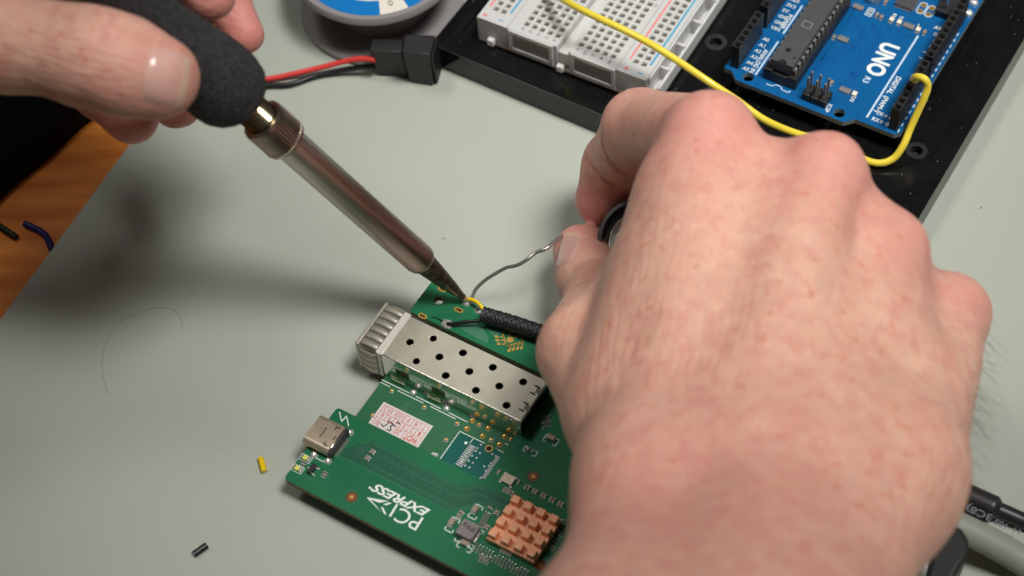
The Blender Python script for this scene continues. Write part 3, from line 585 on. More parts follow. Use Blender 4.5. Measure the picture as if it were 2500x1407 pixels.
# heat sink
hk = MB().box(49.9, 63.3, -29.9, -16.6, .6, 2.2).build('heat_sink', M['copper'], gb, bevel=.12); MB().box(50.6, 62.6, -29.2, -17.3, .01, .58).build('chip_under_heat_sink', M['black_plastic'], gb)
fin = MB().hexa([(-1.15, -1.05, 0), (1.15, -1.05, 0), (1.15, 1.05, 0), (-1.15, 1.05, 0)], [(-1.0, -.95, 1.9), (1.0, -.95, 1.9), (1.0, .95, 1.9), (-1.0, .95, 1.9)]).mesh('fin', [M['copper']], 0)
for i in range(4):
    for j in range(4): link('fin', fin, hk, (51.25+3.57*i, -28.55+3.48*j, 2.2), bevel=.08)
# USB connector
def usb():
    yc, w, z0, z1 = -25.1, 8.9, .25, 3.45; xa, xb = -4.3, 3.2; r = 1.55
    sec = [(yc+a, z) for a, z in rrect(-w/2, w/2, z0, z1, r, 8)]; sec2 = [(yc+a, z) for a, z in rrect(-w/2+.3, w/2-.3, z0+.3, z1-.3, r-.3, 8)]
    mb = MB(); n = len(sec)
    vs = [(xa, y, z) for y, z in sec]+[(xb, y, z) for y, z in sec]+[(xa, y, z) for y, z in sec2]+[(xa+5, y, z) for y, z in sec2]
    q = lambda a, b: [(a+i, a+(i+1) % n, b+(i+1) % n, b+i) for i in range(n)]
    mb.add(vs, q(n, 0)+q(0, 2*n)+q(2*n, 3*n)+[tuple(range(n, 2*n))], 0)
    sh = mb.build('usb_connector', M['usb'], gb, smooth=40)
    k = .02
    MB().box(-4.0, 1.0, yc-2.8, yc+2.8, 1.5, 2.2).build('tongue', M['black_plastic'], sh)
    mb = MB()
    for y in (yc-2.9, yc+2.9): mb.box(1.2, 2.5, y-.16, y+.16, z1, z1+k); 
    mb.box(1.2, 1.5, yc-2.9, yc-2.0, z1, z1+k+.01); mb.box(1.2, 1.5, yc+2.0, yc+2.9, z1, z1+k+.01)
    for y in (yc-1.2, yc+1.2): mb.box(-1.0, -.65, y-.3, y+.3, z1, z1+k)
    mb.box(-.85, -.6, yc-.75, yc+.75, z1, z1+k); mb.box(2.5, 2.8, yc-.6, yc+.6, z1, z1+k)
    mb.build('shell_slot', M['black_dark'], sh, smooth=0)
    MB().box(3.2, 3.5, yc-3.1, yc+3.0, .3, z1-.05).build('rear_plate', M['cage_s'], sh, bevel=.1)
    MB().prism([(2.9, yc-4.3), (4.1, yc-4.1), (4.1, yc+4.1), (2.9, yc+4.3)], [], .1, 2.6).build('rear_housing', M['black_plastic'], sh, bevel=.2)
    ct = MB().box(4.1, 5.0, -.12, .12, .03, .32).mesh('contact', [M['tin']], 0)
    for i in range(12): link('contact', ct, sh, (0, yc-2.75+.5*i, 0))
    for (x, y) in ((3.5, yc-5.0), (-.6, yc-5.2), (3.7, yc+4.6)):
        mb = MB(); mb.lathe((x, y, 0), (0, .001, 1), [(.02, .95), (.35, .9), (.8, .55), (1.0, .02)], 20, rmod=lambda k, t: 1+.18*math.sin(k*1.9)); mb.build('solder_joint', M['solder'], sh, smooth=70)
    MB().box(-1.6, -.1, yc-4.9, yc-4.4, .05, 1.0).build('shell_tab', M['brass'], sh, bevel=.2)
    MB().ribbon([(.3, yc-5.6), (2.7, yc-5.6)], .2, .012, .03).build('print_line', M['white'], gb)
usb()
# metal cage
def cage():
    W_, L_, T_ = 13.7, 42.0, 9.2; zb, zt = hL+.06, hL+T_
    holes = [circ(a, b, .93, 22) for a, b in ((5.1, 6.7), (9.65, 10.5), (9.6, 2.55), (14.1, 6.5), (18.7, 10.45), (18.5, 2.5), (23.1, 6.45), (27.65, 10.4), (27.5, 2.45), (32.0, 6.4), (36.6, 10.35), (36.5, 2.4))]
    # slots at the far end
    sl = [slot(L_-1.5, y, 1.7, .45) for y in (3.0, 5.3, 8.6, 10.9)]
    g = .25
    cg = MB().prism(rrect(-.3, L_-.15, g, W_-g, .05, 1), holes+sl, zt-.25, zt, 0).build('metal_cage', M['cage'], gb, smooth=30)
    for h_ in holes:
        cx_ = sum(q[0] for q in h_)/len(h_); cy_ = sum(q[1] for q in h_)/len(h_); MB().prism(circ(cx_, cy_, 1.07, 24), [circ(cx_, cy_, .91, 24)], zt-.2, zt+.03).build('rim_highlight', M['cage_s'], cg, smooth=60)  # bright ring added to imitate the highlight on each hole edge
    mb = MB(); sec = []
    for k in range(6): a = math.radians(90*k/5); sec.append((g+.0-g*math.sin(a)*1.0, zt-g+g*math.cos(a)))
    for sgn in (0, 1):
        pts = [(q if sgn == 0 else W_-q, z) for q, z in sec]+[((0 if sgn == 0 else W_), zb)]
        for (a, b), (c_, d_) in zip(pts[:-1], pts[1:]):
            vs = [(-.3, a, b), (L_, a, b), (L_, c_, d_), (-.3, c_, d_)]; mb.add(vs, [(3, 2, 1, 0) if sgn == 0 else (0, 1, 2, 3)])
    o = mb.build('cage_side', M['cage_s'], cg, smooth=60)
    MB().box(-.2, L_-.6, .3, W_-.3, zb+1.0, zb+1.2).build('cage_floor', M['black_dark'], cg)
    MB().box(L_-.6, L_-.3, .25, W_-.25, zb, zt-1.0).build('cage_rear', M['black_dark'], cg)
    for y0, y1 in ((3.2, 5.1), (8.8, 10.7)): MB().box(L_-1.4, L_+.25, y0, y1, zt-.3, zt+.08).build('rear_tab', M['cage_s'], cg, bevel=.12)
    MB().ribbon([(L_+.1, -.1), (L_+.1, W_+.1)], .18, zt-1.2, zt-.12).build('rear_lip', M['cage_s'], cg)
    mb = MB().box(L_-3.2, L_-.2, -.55, -.35, zt-1.1, zt-.25).box(L_-3.2, L_-.4, -.35, .1, zt-.35, zt-.28); mb.build('corner_tab', M['cage_s'], cg, bevel=.08)
    # spring collar at the mouth
    xs = np.linspace(-6.5, .25, 15); bul = lambda x: .75*math.sin(math.pi*min(max((x+6.5)/6.6, 0), 1))**.8
    def strip(fix, a0, a1, side, x0=-6.3, x1=-.9):
        mb = MB(); X = np.linspace(x0, x1, 12); vs = []
        for x in X:
            b = bul(x)
            if side == 't': vs += [(x, a0, zt+.12+b), (x, a1, zt+.12+b)]
            elif side == 'n': vs += [(x, -.12-b, a0), (x, -.12-b, a1)]
            else: vs += [(x, W_+.12+b, a0), (x, W_+.12+b, a1)]
        fs = [(2*i, 2*i+2, 2*i+3, 2*i+1) for i in range(11)]
        if side == 'n': pass
        mb.add(vs, fs); o = mb.build('spring_finger', M['cage'], cg, smooth=80); s_ = o.modifiers.new('t', 'SOLIDIFY'); s_.thickness = .14*S; s_.offset = 0
    for i in range(6): strip(0, -.1+2.3*i+.13, -.1+2.3*i+2.17, 't')
    for i in range(4): strip(0, zb-.9+2.4*i+.14, zb-.9+2.4*i+2.26, 'n'); strip(0, zb-.9+2.4*i+.14, zb-.9+2.4*i+2.26, 'f')
    mb = MB(); mb.box(-1.0, .9, -.2, W_+.2, zt+.1, zt+.24); mb.box(-1.0, .3, -.3, -.14, zb-1.2, zt+.15); mb.box(-1.0, .3, W_+.14, W_+.3, zb-1.2, zt+.15); mb.build('collar_band', M['cage_b'], cg, bevel=.05)
    mb = MB(); mb.box(-7.2, -6.3, -.4, W_+.4, zt-.1, zt+.25); mb.box(-7.2, -6.3, -.4, 0, zb-1.2, zt-.1); mb.box(-7.2, -6.3, W_, W_+.4, zb-1.2, zt-.1); mb.box(-7.2, -6.3, -.4, W_+.4, zb-1.5, zb-1.2); mb.build('collar_rim', M['cage'], cg, bevel=.15)
    mb = MB().box(-6.3, 0, .05, W_-.05, zt-.3, zt-.1).box(-6.3, 0, -.05, .1, zb-1.2, zt-.12).box(-6.3, 0, W_-.1, W_+.05, zb-1.2, zt-.12).box(-6.3, 0, 0, W_, zb-1.4, zb-1.2); mb.build('inner_sleeve', M['cage'], cg, bevel=.05)
    ring = MB()
    for a in (.24,):
        pass
    for x in (3.5, 14.5):
        mb = MB(); y0 = -1.0
        mb.box(x-.1, x+4.1, y0-.15, y0, hL+.1, hL+3.3); o = mb.build('ground_clip', M['brass'], cg, bevel=.15)
        MB().prism(rrect(x+1.2, x+3.2, hL+1.3, hL+2.2, .2), [], 0, .05)
        MB().box(x+1.2, x+3.0, y0-.22, y0-.15, hL+1.5, hL+2.0).build('clip_slot', M['cage_s'], o, bevel=.05)
    for x in (4.2, 12.4, 18, 26.5): MB().box(x, x+1.9, -.5, -.02, hL+.05, hL+.5).build('cage_foot', M['knurl'], cg, bevel=.08)
    return cg
cg = cage()
# pads of the lower board
pad = MB(); pad.lathe((0, 0, 0), (0, .001, 1), [(.01, .75), (.1, .62), (.35, .38), (.8, .33), (.86, .02)], 18)
sp = MB().cbox(0, 0, 1.1, 1.1, .005, .16, 0, .3); sp.lathe((0, 0, 0), (0, .001, 1), [(.1, .62), (.3, .45)], 16, 0); sp.lathe((0, 0, 0), (0, .001, 1), [(.3, .45), (.7, .36), (.78, .3), (.8, .02)], 16, 1)
spm = sp.mesh('solder_pin', [M['solder'], M['gold']], 50); pdm = pad.mesh('pin_tip', [M['gold']], 60)
for a in ((445, 258), (812, 440), (1185, 628), (230, 535), (1057, 812), (1570, 812), (1435, 640), (1800, 805)): q = z6(*a); put('solder_pin', spm, q, random.uniform(-.2, .2), hL)
for a in ((1295, 680), (1475, 765), (1665, 860), (1360, 592), (1540, 677), (1725, 770)): q = z6(*a); put('pin_tip', pdm, q, 0, hL)
gl_ = MB(); gl_.lathe((0, 0, 0), (0, .001, 1), [(.01, .9), (.2, .8), (.5, .4), (.6, .02)], 18, rmod=lambda k, t: 1+.1*math.sin(k*2.2)); glm = gl_.mesh('solder_joint', [M['solder']], 70)
for a in ((690, 268), (1065, 448)): q = z6(*a); put('solder_joint', glm, q, 0, hL)
q = z6(935, 975); put('solder_pad', MB().cbox(0, 0, 1.7, .8, 0, .2).mesh('solder_pad', [M['solder']], 0), q, 0, hL)
tp = [z6(1215, 712), z6(1745, 985), z6(1500, 1300), z6(950, 1060)]
MB().prism([(26.9, -5.6), (41.5, -5.6), (41.5, -22), (26.9, -22)], [], hL+.002, hL+.008).build('teal_area', M['teal'], gb, smooth=0)
mb = MB()
for L2 in ([(335, 128), (640, 275)], [(720, 315), (1000, 455)], [(1090, 500), (1300, 605)], [(320, 155), (425, 208)], [(515, 250), (800, 390)], [(885, 430), (1165, 570)], [(950, 1085), (1215, 710), (1495, 845)], [(1330, 840), (1380, 785)], [(1640, 915), (1715, 955)], [(1730, 850), (1775, 870)]): mb.ribbon([z6(*a) for a in L2], .2, hL+.012, hL+.03)
mb.build('print_line', M['white'], gb, smooth=0)
q = z6(1285, 842); MB().cyl(q[0], q[1], .42, hL+.012, hL+.03, 16).build('print_dot', M['white'], gb)
q = z6(1545, 905); MB().prism(circ(q[0], q[1], 1.0, 22), [circ(q[0], q[1], .72, 22)], hL+.012, hL+.03).build('hole_ring', M['gold_flat'], gb); MB().cyl(q[0], q[1], .72, hL+.009, hL+.014, 22).build('hole_dark', M['hole'], gb)
pm_ = MB().cbox(0, 0, 2.0, .42, 0, .16, 0).mesh('contact_pad', [M['solder']], 0)
a0, a1 = z6(1360, 880), z6(1205, 1095)
for i in range(11): q = a0+(a1-a0)*i/10; link('contact_pad', pm_, gb, (q[0], q[1], hL+.01), 0, bevel=.06)
pm2 = MB().cbox(0, 0, 1.2, .3, 0, .14, 0).mesh('contact_pad', [M['solder']], 0)
a0, a1 = z6(1655, 1005), z6(1490, 1240)
for i in range(16): q = a0+(a1-a0)*i/15; link('contact_pad', pm2, gb, (q[0], q[1], hL+.01), 0)
vm2 = MB().prism(circ(0, 0, .24, 12), [circ(0, 0, .12, 8)], .01, .04, 0).cyl(0, 0, .12, .008, .02, 8, 1).mesh('via', [M['white'], M['hole']], 0)
for a in ((1455, 862), (1415, 902), (1395, 932), (1443, 955), (1355, 987), (1405, 1010), (1315, 1042), (1365, 1067), (1278, 1097), (1325, 1120), (1583, 968), (1623, 992), (1568, 1072), (1545, 1100), (1492, 1108), (1510, 1155), (1452, 1237)): q = z6(*a); put('via', vm2, q, 0, hL)
# sticker
sz = hL+.05
st = MB().box(5.0, 20.0, -15.2, -7.35, hL+.02, sz).build('date_sticker', M['sticker'], gb)
def sq_(x, y): return (5.3+ (x)*14.3, -7.75-(y)*7.1)
mb = MB(); X0, X1, Y0, Y1 = 5.75, 19.35, -8.0, -14.6; r1, r2 = -10.1, -12.0; w = .13
cols = [X0+(X1-X0)*k/6 for k in range(7)]
mb.ribbon([(X0, Y0), (X1, Y0), (X1, Y1), (X0, Y1), (X0, Y0)], w, sz+.004, sz+.012)
mb.ribbon([(X0, r1), (X1, r1)], w, sz+.004, sz+.012); mb.ribbon([(X0, r2), (X1, r2)], w, sz+.004, sz+.012)
for c_ in cols[1:-1]: mb.ribbon([(c_, Y0), (c_, r2)], w, sz+.013, sz+.018)
mb.ribbon([(cols[4]-.1, r2), (cols[4]-.1, Y1)], w, sz+.013, sz+.018); mb.build('sticker_grid', M['red'], st, smooth=0)
def stt(s, xa, xb, yb, h, m='red', b=0): return text_obj('sticker_lettering', s, (xa, yb), (xb, yb), h, sz+.02, M[m], st, b)
for k, s_ in enumerate(['7', '8', '9', '10', '11', '12']):
    c_ = (cols[5-k]+cols[6-k])/2; hw = .38 if len(s_) == 1 else .75; stt(s_, c_+hw, c_-hw, Y0-.35, 1.3)
for k, s_ in enumerate(['1', '2', '3', '4', '5', '6']):
    c_ = (cols[5-k]+cols[6-k])/2; stt(s_, c_+(.38 if k else .25), c_-(.38 if k else .25), r1-.32, 1.25)
stt('WDT', 19.0, 15.1, r2-.45, 1.75, b=.02); stt('20', 13.9, 12.0, r2-.4, 1.6)
mb = MB()
mb.ribbon([(11.7, -12.2), (10.9, -12.0), (10.5, -12.6), (11.0, -13.3), (11.2, -13.9), (10.2, -13.9)], .34, sz+.02, sz+.026); mb.ribbon([(11.2, -12.0), (9.9, -11.6), (9.2, -11.8)], .34, sz+.027, sz+.03)
mb.ribbon([(9.6, -12.1), (9.3, -13.0), (8.9, -13.7), (8.0, -13.2)], .3, sz+.02, sz+.026); mb.ribbon([(12.2, -11.0), (11.4, -10.7)], .4, sz+.022, sz+.028); mb.build('handwriting', M['ink'], st, smooth=0)
mb = MB(); cx_, cy_ = 6.9, -13.0       # the year character, upside down
for a, b in (((cx_+.7, cy_+.1), (cx_-.9, cy_+.1)), ((cx_+.6, cy_-.45), (cx_-.55, cy_-.45)), ((cx_+.5, cy_-.95), (cx_-.65, cy_-.95)), ((cx_+.1, cy_+.7), (cx_+.1, cy_-.95)), ((cx_+.55, cy_+.05), (cx_+.55, cy_-.45)), ((cx_+.8, cy_-.75), (cx_+.5, cy_-1.3))): mb.ribbon([a, b], .14, sz+.02+.002*len(mb.v)/8, sz+.024+.002*len(mb.v)/8)
mb.build('sticker_lettering', M['red'], st, smooth=0)
# emblem on the strip
mb = MB(); w = .42
for P_ in ([(1600, 800), (1578, 815), (1650, 1020), (1670, 1035), (1895, 975), (1935, 950), (1900, 900)], [(1600, 880), (1540, 895), (1482, 885)], [(1608, 945), (1550, 950), (1495, 945)], [(1635, 1000), (1570, 1015), (1522, 1003)], [(1700, 1025), (1720, 1060), (1692, 1118)], [(1770, 1010), (1785, 1050), (1760, 1098)], [(1830, 992), (1850, 1030), (1828, 1082)], [(1895, 980), (1915, 1020), (1895, 1075)], [(1670, 850), (1720, 870), (1760, 850), (1810, 905)], [(1700, 830), (1800, 870), (1850, 880)]):
    mb.ribbon([z9(*a) for a in P_], w, .012, .035)
for a in ((1482, 885), (1495, 945), (1522, 1003), (1692, 1118), (1760, 1098), (1828, 1082), (1895, 1075)): q = z9(*a); mb.cyl(q[0], q[1], .42, .013, .036, 14)
q = z9(1713, 935); mb.cyl(q[0], q[1], .95, .013, .036, 22); mb.build('gold_emblem', M['gold_flat'], gb, smooth=0)
# solder joints on the strip
q = z9(685, 680); mb = MB(); mb.lathe((q[0], q[1], 0), (0, .001, 1), [(.02, 1.35), (.25, 1.25), (.7, .85), (.95, .02)], 28, rmod=lambda k, t: (1.25 if abs(math.cos(2*math.pi*k/28)) > .7 else 1)*(1+.05*math.sin(k*2.1))); mb.build('solder_joint', M['solder'], gb, smooth=80)
q = z9(685, 690); MB().prism(slot(q[0], q[1]+.1, 4.2, 3.3, 0, 12), [slot(q[0], q[1]+.1, 4.0, 3.1, 0, 12)], .008, .05).build('flux_edge', M['film'], gb)
JT = z9(1005, 325); mb = MB(); mb.lathe((JT[0], JT[1], 0), (0, .001, 1), [(.02, 1.3), (.3, 1.2), (.7, .85), (1.05, .02)], 24, rmod=lambda k, t: 1+.1*math.sin(k*1.7)); mb.build('solder_joint', M['solder'], gb, smooth=80)
a0 = z9(430, 570); MB().tube([(*z9(430, 572), .12), (*z9(500, 580), .15), (*z9(560, 610), .15), (*z9(600, 640), .2)], .16, 8).build('wire_strand', M['blackw'], gb)

# ================================================================ braided cable soldered to the board
def W3(u, v, z): return at(u, v, z)
cb_ = empty('braided_cable', W3(1181, 769, 0), 0, 'black braided cable with yellow and black cores running under the right hand', 'cable')
def inroot(root, pts): return [np.array(q)-np.array(root.location)/S for q in pts]
path = spline([W3(1178, 768, 11.6), W3(1244, 787, 11.4), W3(1308, 808, 11.4), W3(1420, 845, 11.5), W3(1600, 910, 11.5), W3(1830, 985, 9), W3(2060, 1080, 5), W3(2200, 1140, 3.5)], 14)
mbz = MB(); mbz.tube(inroot(cb_, path), 1.75, 20); sl_ = mbz.build('sleeve', M['braid'], cb_, smooth=60)
pa = np.array(inroot(cb_, path)); seg = np.linalg.norm(np.diff(pa, axis=0), axis=1); cum = np.r_[0, np.cumsum(seg)]
mbz = MB(); nst, pitch = 8, 9.5; Lb = 42.0
for dirn in (1, -1):
    for k in range(nst):
        for off in (-.22, .22):
            pts = []; ss = np.arange(0, Lb, .42)
            for i, s_ in enumerate(ss):
                c_ = np.array([np.interp(s_, cum, pa[:, j]) for j in range(3)]); c2 = np.array([np.interp(s_+.3, cum, pa[:, j]) for j in range(3)]); t = c2-c_; t /= np.linalg.norm(t)
                a = np.cross(t, [0, 0, 1.]); a /= np.linalg.norm(a); b = np.cross(t, a)
                th_ = dirn*2*math.pi*s_/pitch+2*math.pi*k/nst; rr = 1.78+.16*math.cos(nst*th_+ (0 if dirn == 1 else math.pi)); rr = 1.84+.17*(1 if dirn == 1 else -1)*math.cos(nst*math.pi*2*s_/pitch*1.0+ math.pi*k)
                w_ = th_+off/1.8; pts.append(c_+rr*(math.cos(w_)*a+math.sin(w_)*b))
            mbz.tube(pts, .25, 5, cap=False)
mbz.build('braid_strands', M['braid'], cb_, smooth=80)['kind'] = 'stuff'
y_ = spline([W3(1141, 733, 9.1), W3(1147, 731, 9.9), W3(1161, 736, 10.6), (W3(1172, 745, 10.8)), W3(1181, 757, 10.6), W3(1188, 769, 11.2)], 8)
MB().tube(inroot(cb_, y_), .5, 14).build('yellow_core', M['yellow2'], cb_, smooth=60)
k_ = spline([W3(1092, 791, 8.7), W3(1104, 791.5, 9.3), W3(1135, 786.5, 10.2), W3(1175, 783, 10.8), W3(1190, 782, 11.2)], 8)
MB().tube(inroot(cb_, k_), .5, 14).build('black_core', M['blackw'], cb_, smooth=60)
# other end: shrink tube and thin lead
e0_, e1_ = W3(2190, 1132, 3.6), W3(2432, 1243, 3.6)
dd = (e1_-e0_)/np.linalg.norm(e1_-e0_); Ls = np.linalg.norm(e1_-e0_)
mbz = MB(); mbz.lathe(inroot(cb_, [e0_])[0], dd, [(-1, .1), (0, 3.0), (Ls-1.2, 3.05), (Ls-.3, 3.0), (Ls, 2.7), (Ls+.8, 2.05), (Ls+1, 1.9)], 32); mbz.build('shrink_tube', M['shrink'], cb_, smooth=50)
t_ = spline([e1_-dd, W3(2470, 1259, 2.6), W3(2500, 1272, 2.2), W3(2560, 1292, 2.0), W3(2700, 1330, 2.0)], 6)
MB().tube(inroot(cb_, t_), 2.0, 20).build('lead', M['shrink'], cb_, smooth=60)
def cable_text(s, u0, v0, u1, v1, zt, h):
    a, b = W3(u0, v0, zt), W3(u1, v1, zt); rt = np.array(cb_.location)/S
    # lies on the upper side of the round sheath, facing the light
    return text_obj('printed_code', s, (a-rt)[:2], (b-rt)[:2], h, zt-rt[2], M['grey_print'], cb_, .01)
cable_text('3C8)', 2424, 1258, 2364, 1232, 6.72, 2.0); cable_text('H  105', 2492, 1293, 2432, 1267, 4.45, 1.6)

# ================================================================ soldering iron
T0 = GF.o+GF.x*JT[0]+GF.y*JT[1]+np.array([0, 0, .75]); N0 = dp(703, 348, 435)
ax = (N0-T0); Lt = np.linalg.norm(ax); ax /= Lt
M['barrel'] = barrel_mat(T0, ax, 75)
iron = empty('soldering_iron', T0, 0, 'soldering iron with black foam grip and heat-stained steel barrel, held by the left hand', 'soldering iron')
def onaxis(u, v):       # distance along the axis whose image is nearest pixel
    best = min(np.arange(0, 260, .25), key=lambda t: np.hypot(*(proj(T0+ax*t)-np.array([u, v])))); return best
def proj(X):
    q = CM @ (np.array(X)-CC); return np.array([1250+FPX*q[0]/q[2], 703.5+FPX*q[1]/q[2]])
tb, tn, tn2, tg = onaxis(1030, 640), onaxis(700, 345), onaxis(640, 290), onaxis(591, 254)
print('iron axis', tb, tn, tn2, tg, Lt, N0)
Z = np.zeros(3)
tip = MB(); tip.lathe(Z, ax, [(-.2, .05), (0, .35), (.5, .55), (1.5, .8), (6, 1.5), (6.1, 1.56), (tb*.62, 2.35), (tb-.5, 3.1), (tb+3, 3.2)], 36); tm = mat('worn_tip', srgb(104, 92, 84), .38, .85, col2=srgb(64, 48, 40), nscale=5, namt=.8, bump=.5, bscale=30)
tip.build('tip', tm, iron, smooth=50)
MB().lathe(Z, ax, [(-.2, .05), (.2, .62), (1.2, .85), (2.0, 1.0)], 24).build('tip_solder', mat('amber_flux_solder', srgb(176, 124, 62), .22, .6, col2=srgb(226, 222, 212), nscale=14, namt=1), iron, smooth=60)
R0 = 4.12
MB().lathe(Z, ax, [(tb+1.5, 3.1), (tb+.3, 3.15), (tb, 3.4), (tb+.1, 3.7), (tb+.7, 3.95), (tb+1.8, R0), (tn+3, R0)], 72).build('barrel', M['barrel'], iron, smooth=50)
kn = lambda k, t: 1+(.0 if (k % 3) else -.12)*(1 if tn+1.1 < t < tn2-.9 else 0)
MB().lathe(Z, ax, [(tn-.2, 4.1), (tn-.2, 4.9), (tn+.3, 5.4), (tn+1.0, 5.55), (tn+1.2, 5.5), (tn2-1.0, 5.5), (tn2-.8, 5.5), (tn2-.2, 5.35), (tn2, 5.0), (tn2, 4.2)], 132, rmod=kn).build('knurled_nut', M['knurl'], iron, smooth=25)
th2 = [(tn2-.5, 4.0)]
for k in range(16): th2 += [(tn2+.3+k*.35, 4.1 if k % 2 else 3.85)]
MB().lathe(Z, ax, th2+[(tg-1.2, 3.9), (tg-1.1, 4.9), (tg+.4, 4.9), (tg+.5, 3.5)], 48).build('threaded_ferrule', M['brass'], iron, smooth=30)
gp = [(tg, 4.2), (tg-.2, 5.6), (tg+.6, 7.2), (tg+2.5, 8.6), (tg+5.5, 9.5), (tg+9, 9.75), (tg+14, 9.4), (tg+21, 8.3), (tg+30, 7.3), (tg+42, 6.9), (tg+60, 7.0), (tg+85, 7.3), (tg+100, 7.2), (tg+104, 6.0), (tg+105, 3.0)]
gq = spline([(a, b, 0) for a, b in gp], 5)
g_ = MB(); g_.lathe(Z, ax, [(q[0], q[1]) for q in gq for _ in (0,)], 96)
import mathutils.noise as mn
for i, v in enumerate(g_.v):
    v = np.array(v); t = v@ax; r = v-ax*t; n_ = mn.noise(Vector(v*.45))*.22+mn.noise(Vector(v*1.5))*.12; g_.v[i] = tuple(v+r/(np.linalg.norm(r)+1e-6)*n_)
g_.build('foam_grip', M['foam'], iron, smooth=80)
pw = spline([ax*(tg+104), ax*(tg+130)+np.array([-8, 4, -6]), ax*(tg+150)+np.array([-40, 10, -30])], 10); MB().tube(pw, 3, 14).build('power_lead', M['blackw'], iron, smooth=60)

# ================================================================ solder wire
sw = spline([W3(1152, 727, 9.4), W3(1163, 705, 11), W3(1185, 684, 13), W3(1210, 668, 15), W3(1236, 654, 17), (W3(1262, 648, 19)), W3(1285, 635, 21), W3(1308, 617, 22), W3(1330, 609, 23), W3(1346, 597, 23), W3(1362, 582, 22), W3(1380, 572, 18), W3(1415, 570, 14)], 8)
o = MB().tube([q-sw[0] for q in sw], .5, 12).build('solder_wire', mat('dull_solder', srgb(176, 174, 168), .3, .8), smooth=70); o.location = [c*S for c in sw[0]]
tag(o, 'thin bent grey solder wire held between thumb and finger of the right hand', 'solder wire')
# black ring of the solder holder in the right hand
hc = W3(1565, 590, 22); hx = np.array([-.05, -.42, .88]); hx /= np.linalg.norm(hx)
ho = empty('solder_holder', hc, 0, 'small black ribbed tube with a shiny coil inside, held in the right hand', 'tube')
ring = MB(); ring.lathe(Z, hx, [(-14, 8.4), (-14, 11), (0, 11.2), (1.2, 11.2), (1.4, 10.8), (1.4, 10.2), (.6, 10.0), (-12, 9.6)], 90, rmod=lambda k, t: 1+.012*(k % 2)); ring.build('holder_tube', M['black_plastic'], ho, smooth=40)
ci = []
for k in range(140): w_ = k*.35; a = np.cross(hx, [0, 0, 1.]); a /= np.linalg.norm(a); b = np.cross(hx, a); ci.append(hx*(-10+k*.065)+8.3*(math.cos(w_)*a+math.sin(w_)*b))
MB().tube(ci, .45, 8).build('solder_coil', M['tin'], ho, smooth=70)

# ================================================================ yellow jumper wire
yw = spline([W3(1330, -70, 19), W3(1352, -22, 24), W3(1385, 5, 29), W3(1440, 34, 32), W3(1510, 67, 33), W3(1580, 103, 33), W3(1650, 146, 31), W3(1735, 203, 28), W3(1800, 246, 24), W3(1865, 292, 20), W3(1935, 323, 15), W3(2010, 345, 11.5), W3(2070, 368, 10.2), W3(2105, 388, 10), W3(2145, 399, 10), W3(2180, 388, 11), W3(2205, 356, 14), W3(2222, 315, 17), W3(2240, 275, 21), W3(2256, 240, 25), W3(2265, 212, 28), W3(2258, 194, 30), W3(2241, 188, 29.5), W3(2231, 191, 27.5), W3(2233, 196, 25.5)], 8)
yr = [1.03]*len(yw)
o = MB().tube([q-yw[0] for q in yw], yr, 16).build('jumper_wire', M['yellow'], smooth=70); o.location = [c*S for c in yw[0]]
tag(o, 'yellow jumper wire looping from the breadboard to the blue board', 'wire')

# ================================================================ spool
spc = at(916, -100, 20); sp_ = empty('solder_spool', (spc[0], spc[1], 0), 0, 'small grey spool with a blue and white label, cut by the top edge', 'spool')
MB().lathe((0, 0, 0), (0, .0001, 1), [(0, 10), (0, 24.5), (.8, 25), (1.8, 24.8), (2.2, 15), (17, 15), (17.2, 24.5), (18, 25.2), (19.2, 25.2), (20.2, 24.7), (20.0, 23.4), (19.2, 22.8), (19.2, 8), (10, 7.8)], 96).build('spool_body', M['spool'], sp_, smooth=40)
MB().prism(circ(0, 0, 22.3, 80), [circ(0, 0, 9, 40)], 19.22, 19.3).build('blue_label', M['spool_b'], sp_)
w0, w1 = math.radians(-84), math.radians(-62)
MB().prism([(9.4*math.cos(w0), 9.4*math.sin(w0)), (9.4*math.cos(w1), 9.4*math.sin(w1))]+[(22.28*math.cos(w1+(w0-w1)*k/8), 22.28*math.sin(w1+(w0-w1)*k/8)) for k in range(9)], [], 19.32, 19.36).build('white_label', M['spool_w'], sp_)
MB().prism([(16.6*math.cos(a), 16.6*math.sin(a)) for a in np.linspace(math.radians(-120), w0, 10)]+[(9.4*math.cos(a), 9.4*math.sin(a)) for a in np.linspace(w0, math.radians(-120), 10)], [], 19.32, 19.36).build('white_label', M['spool_w'], sp_)
text_obj('label_lettering', '60', (15.0*math.cos(math.radians(-76)), 15*math.sin(math.radians(-76))), (19.5*math.cos(math.radians(-76)), 19.5*math.sin(math.radians(-76))), 1.4, 19.37, M['ink'], sp_)

# ================================================================ black connector with red and black leads
cn = empty('cable_connector', at(950, 180, 0), 0, 'black two-part plug with red and black leads beside the tray corner', 'connector')
def loc(root, q): return np.array(q)-np.array(root.location)/S
def block(name, top, bot, zt, zb, par_, m='black_plastic', bev=.35):
    b = [loc(par_, at(u, v, zb)) for u, v in bot]; t = [loc(par_, at(u, v, z)) for (u, v), z in zip(top, zt)]
    return MB().hexa(b, t).build(name, M[m], par_, bevel=bev, seg=2)
block('plug', [(901, 125.6), (980, 128), (988, 97), (908, 93)], [(920, 184), (998, 189), (1004, 160), (926, 156)], [11.6]*4, .3, cn)
block('plug_housing', [(981, 128.5), (1049, 134), (1063, 86), (989, 84)], [(1001, 201), (1058, 210), (1072, 160), (1008, 155)], [14.4]*4, .25, cn)
block('plug_mouth', [(1050, 137), (1058, 140), (1070, 96), (1063, 94)], [(1063, 205), (1069, 203), (1080, 165), (1073, 162)], [13.2]*4, .6, cn, 'black_dark', .15)
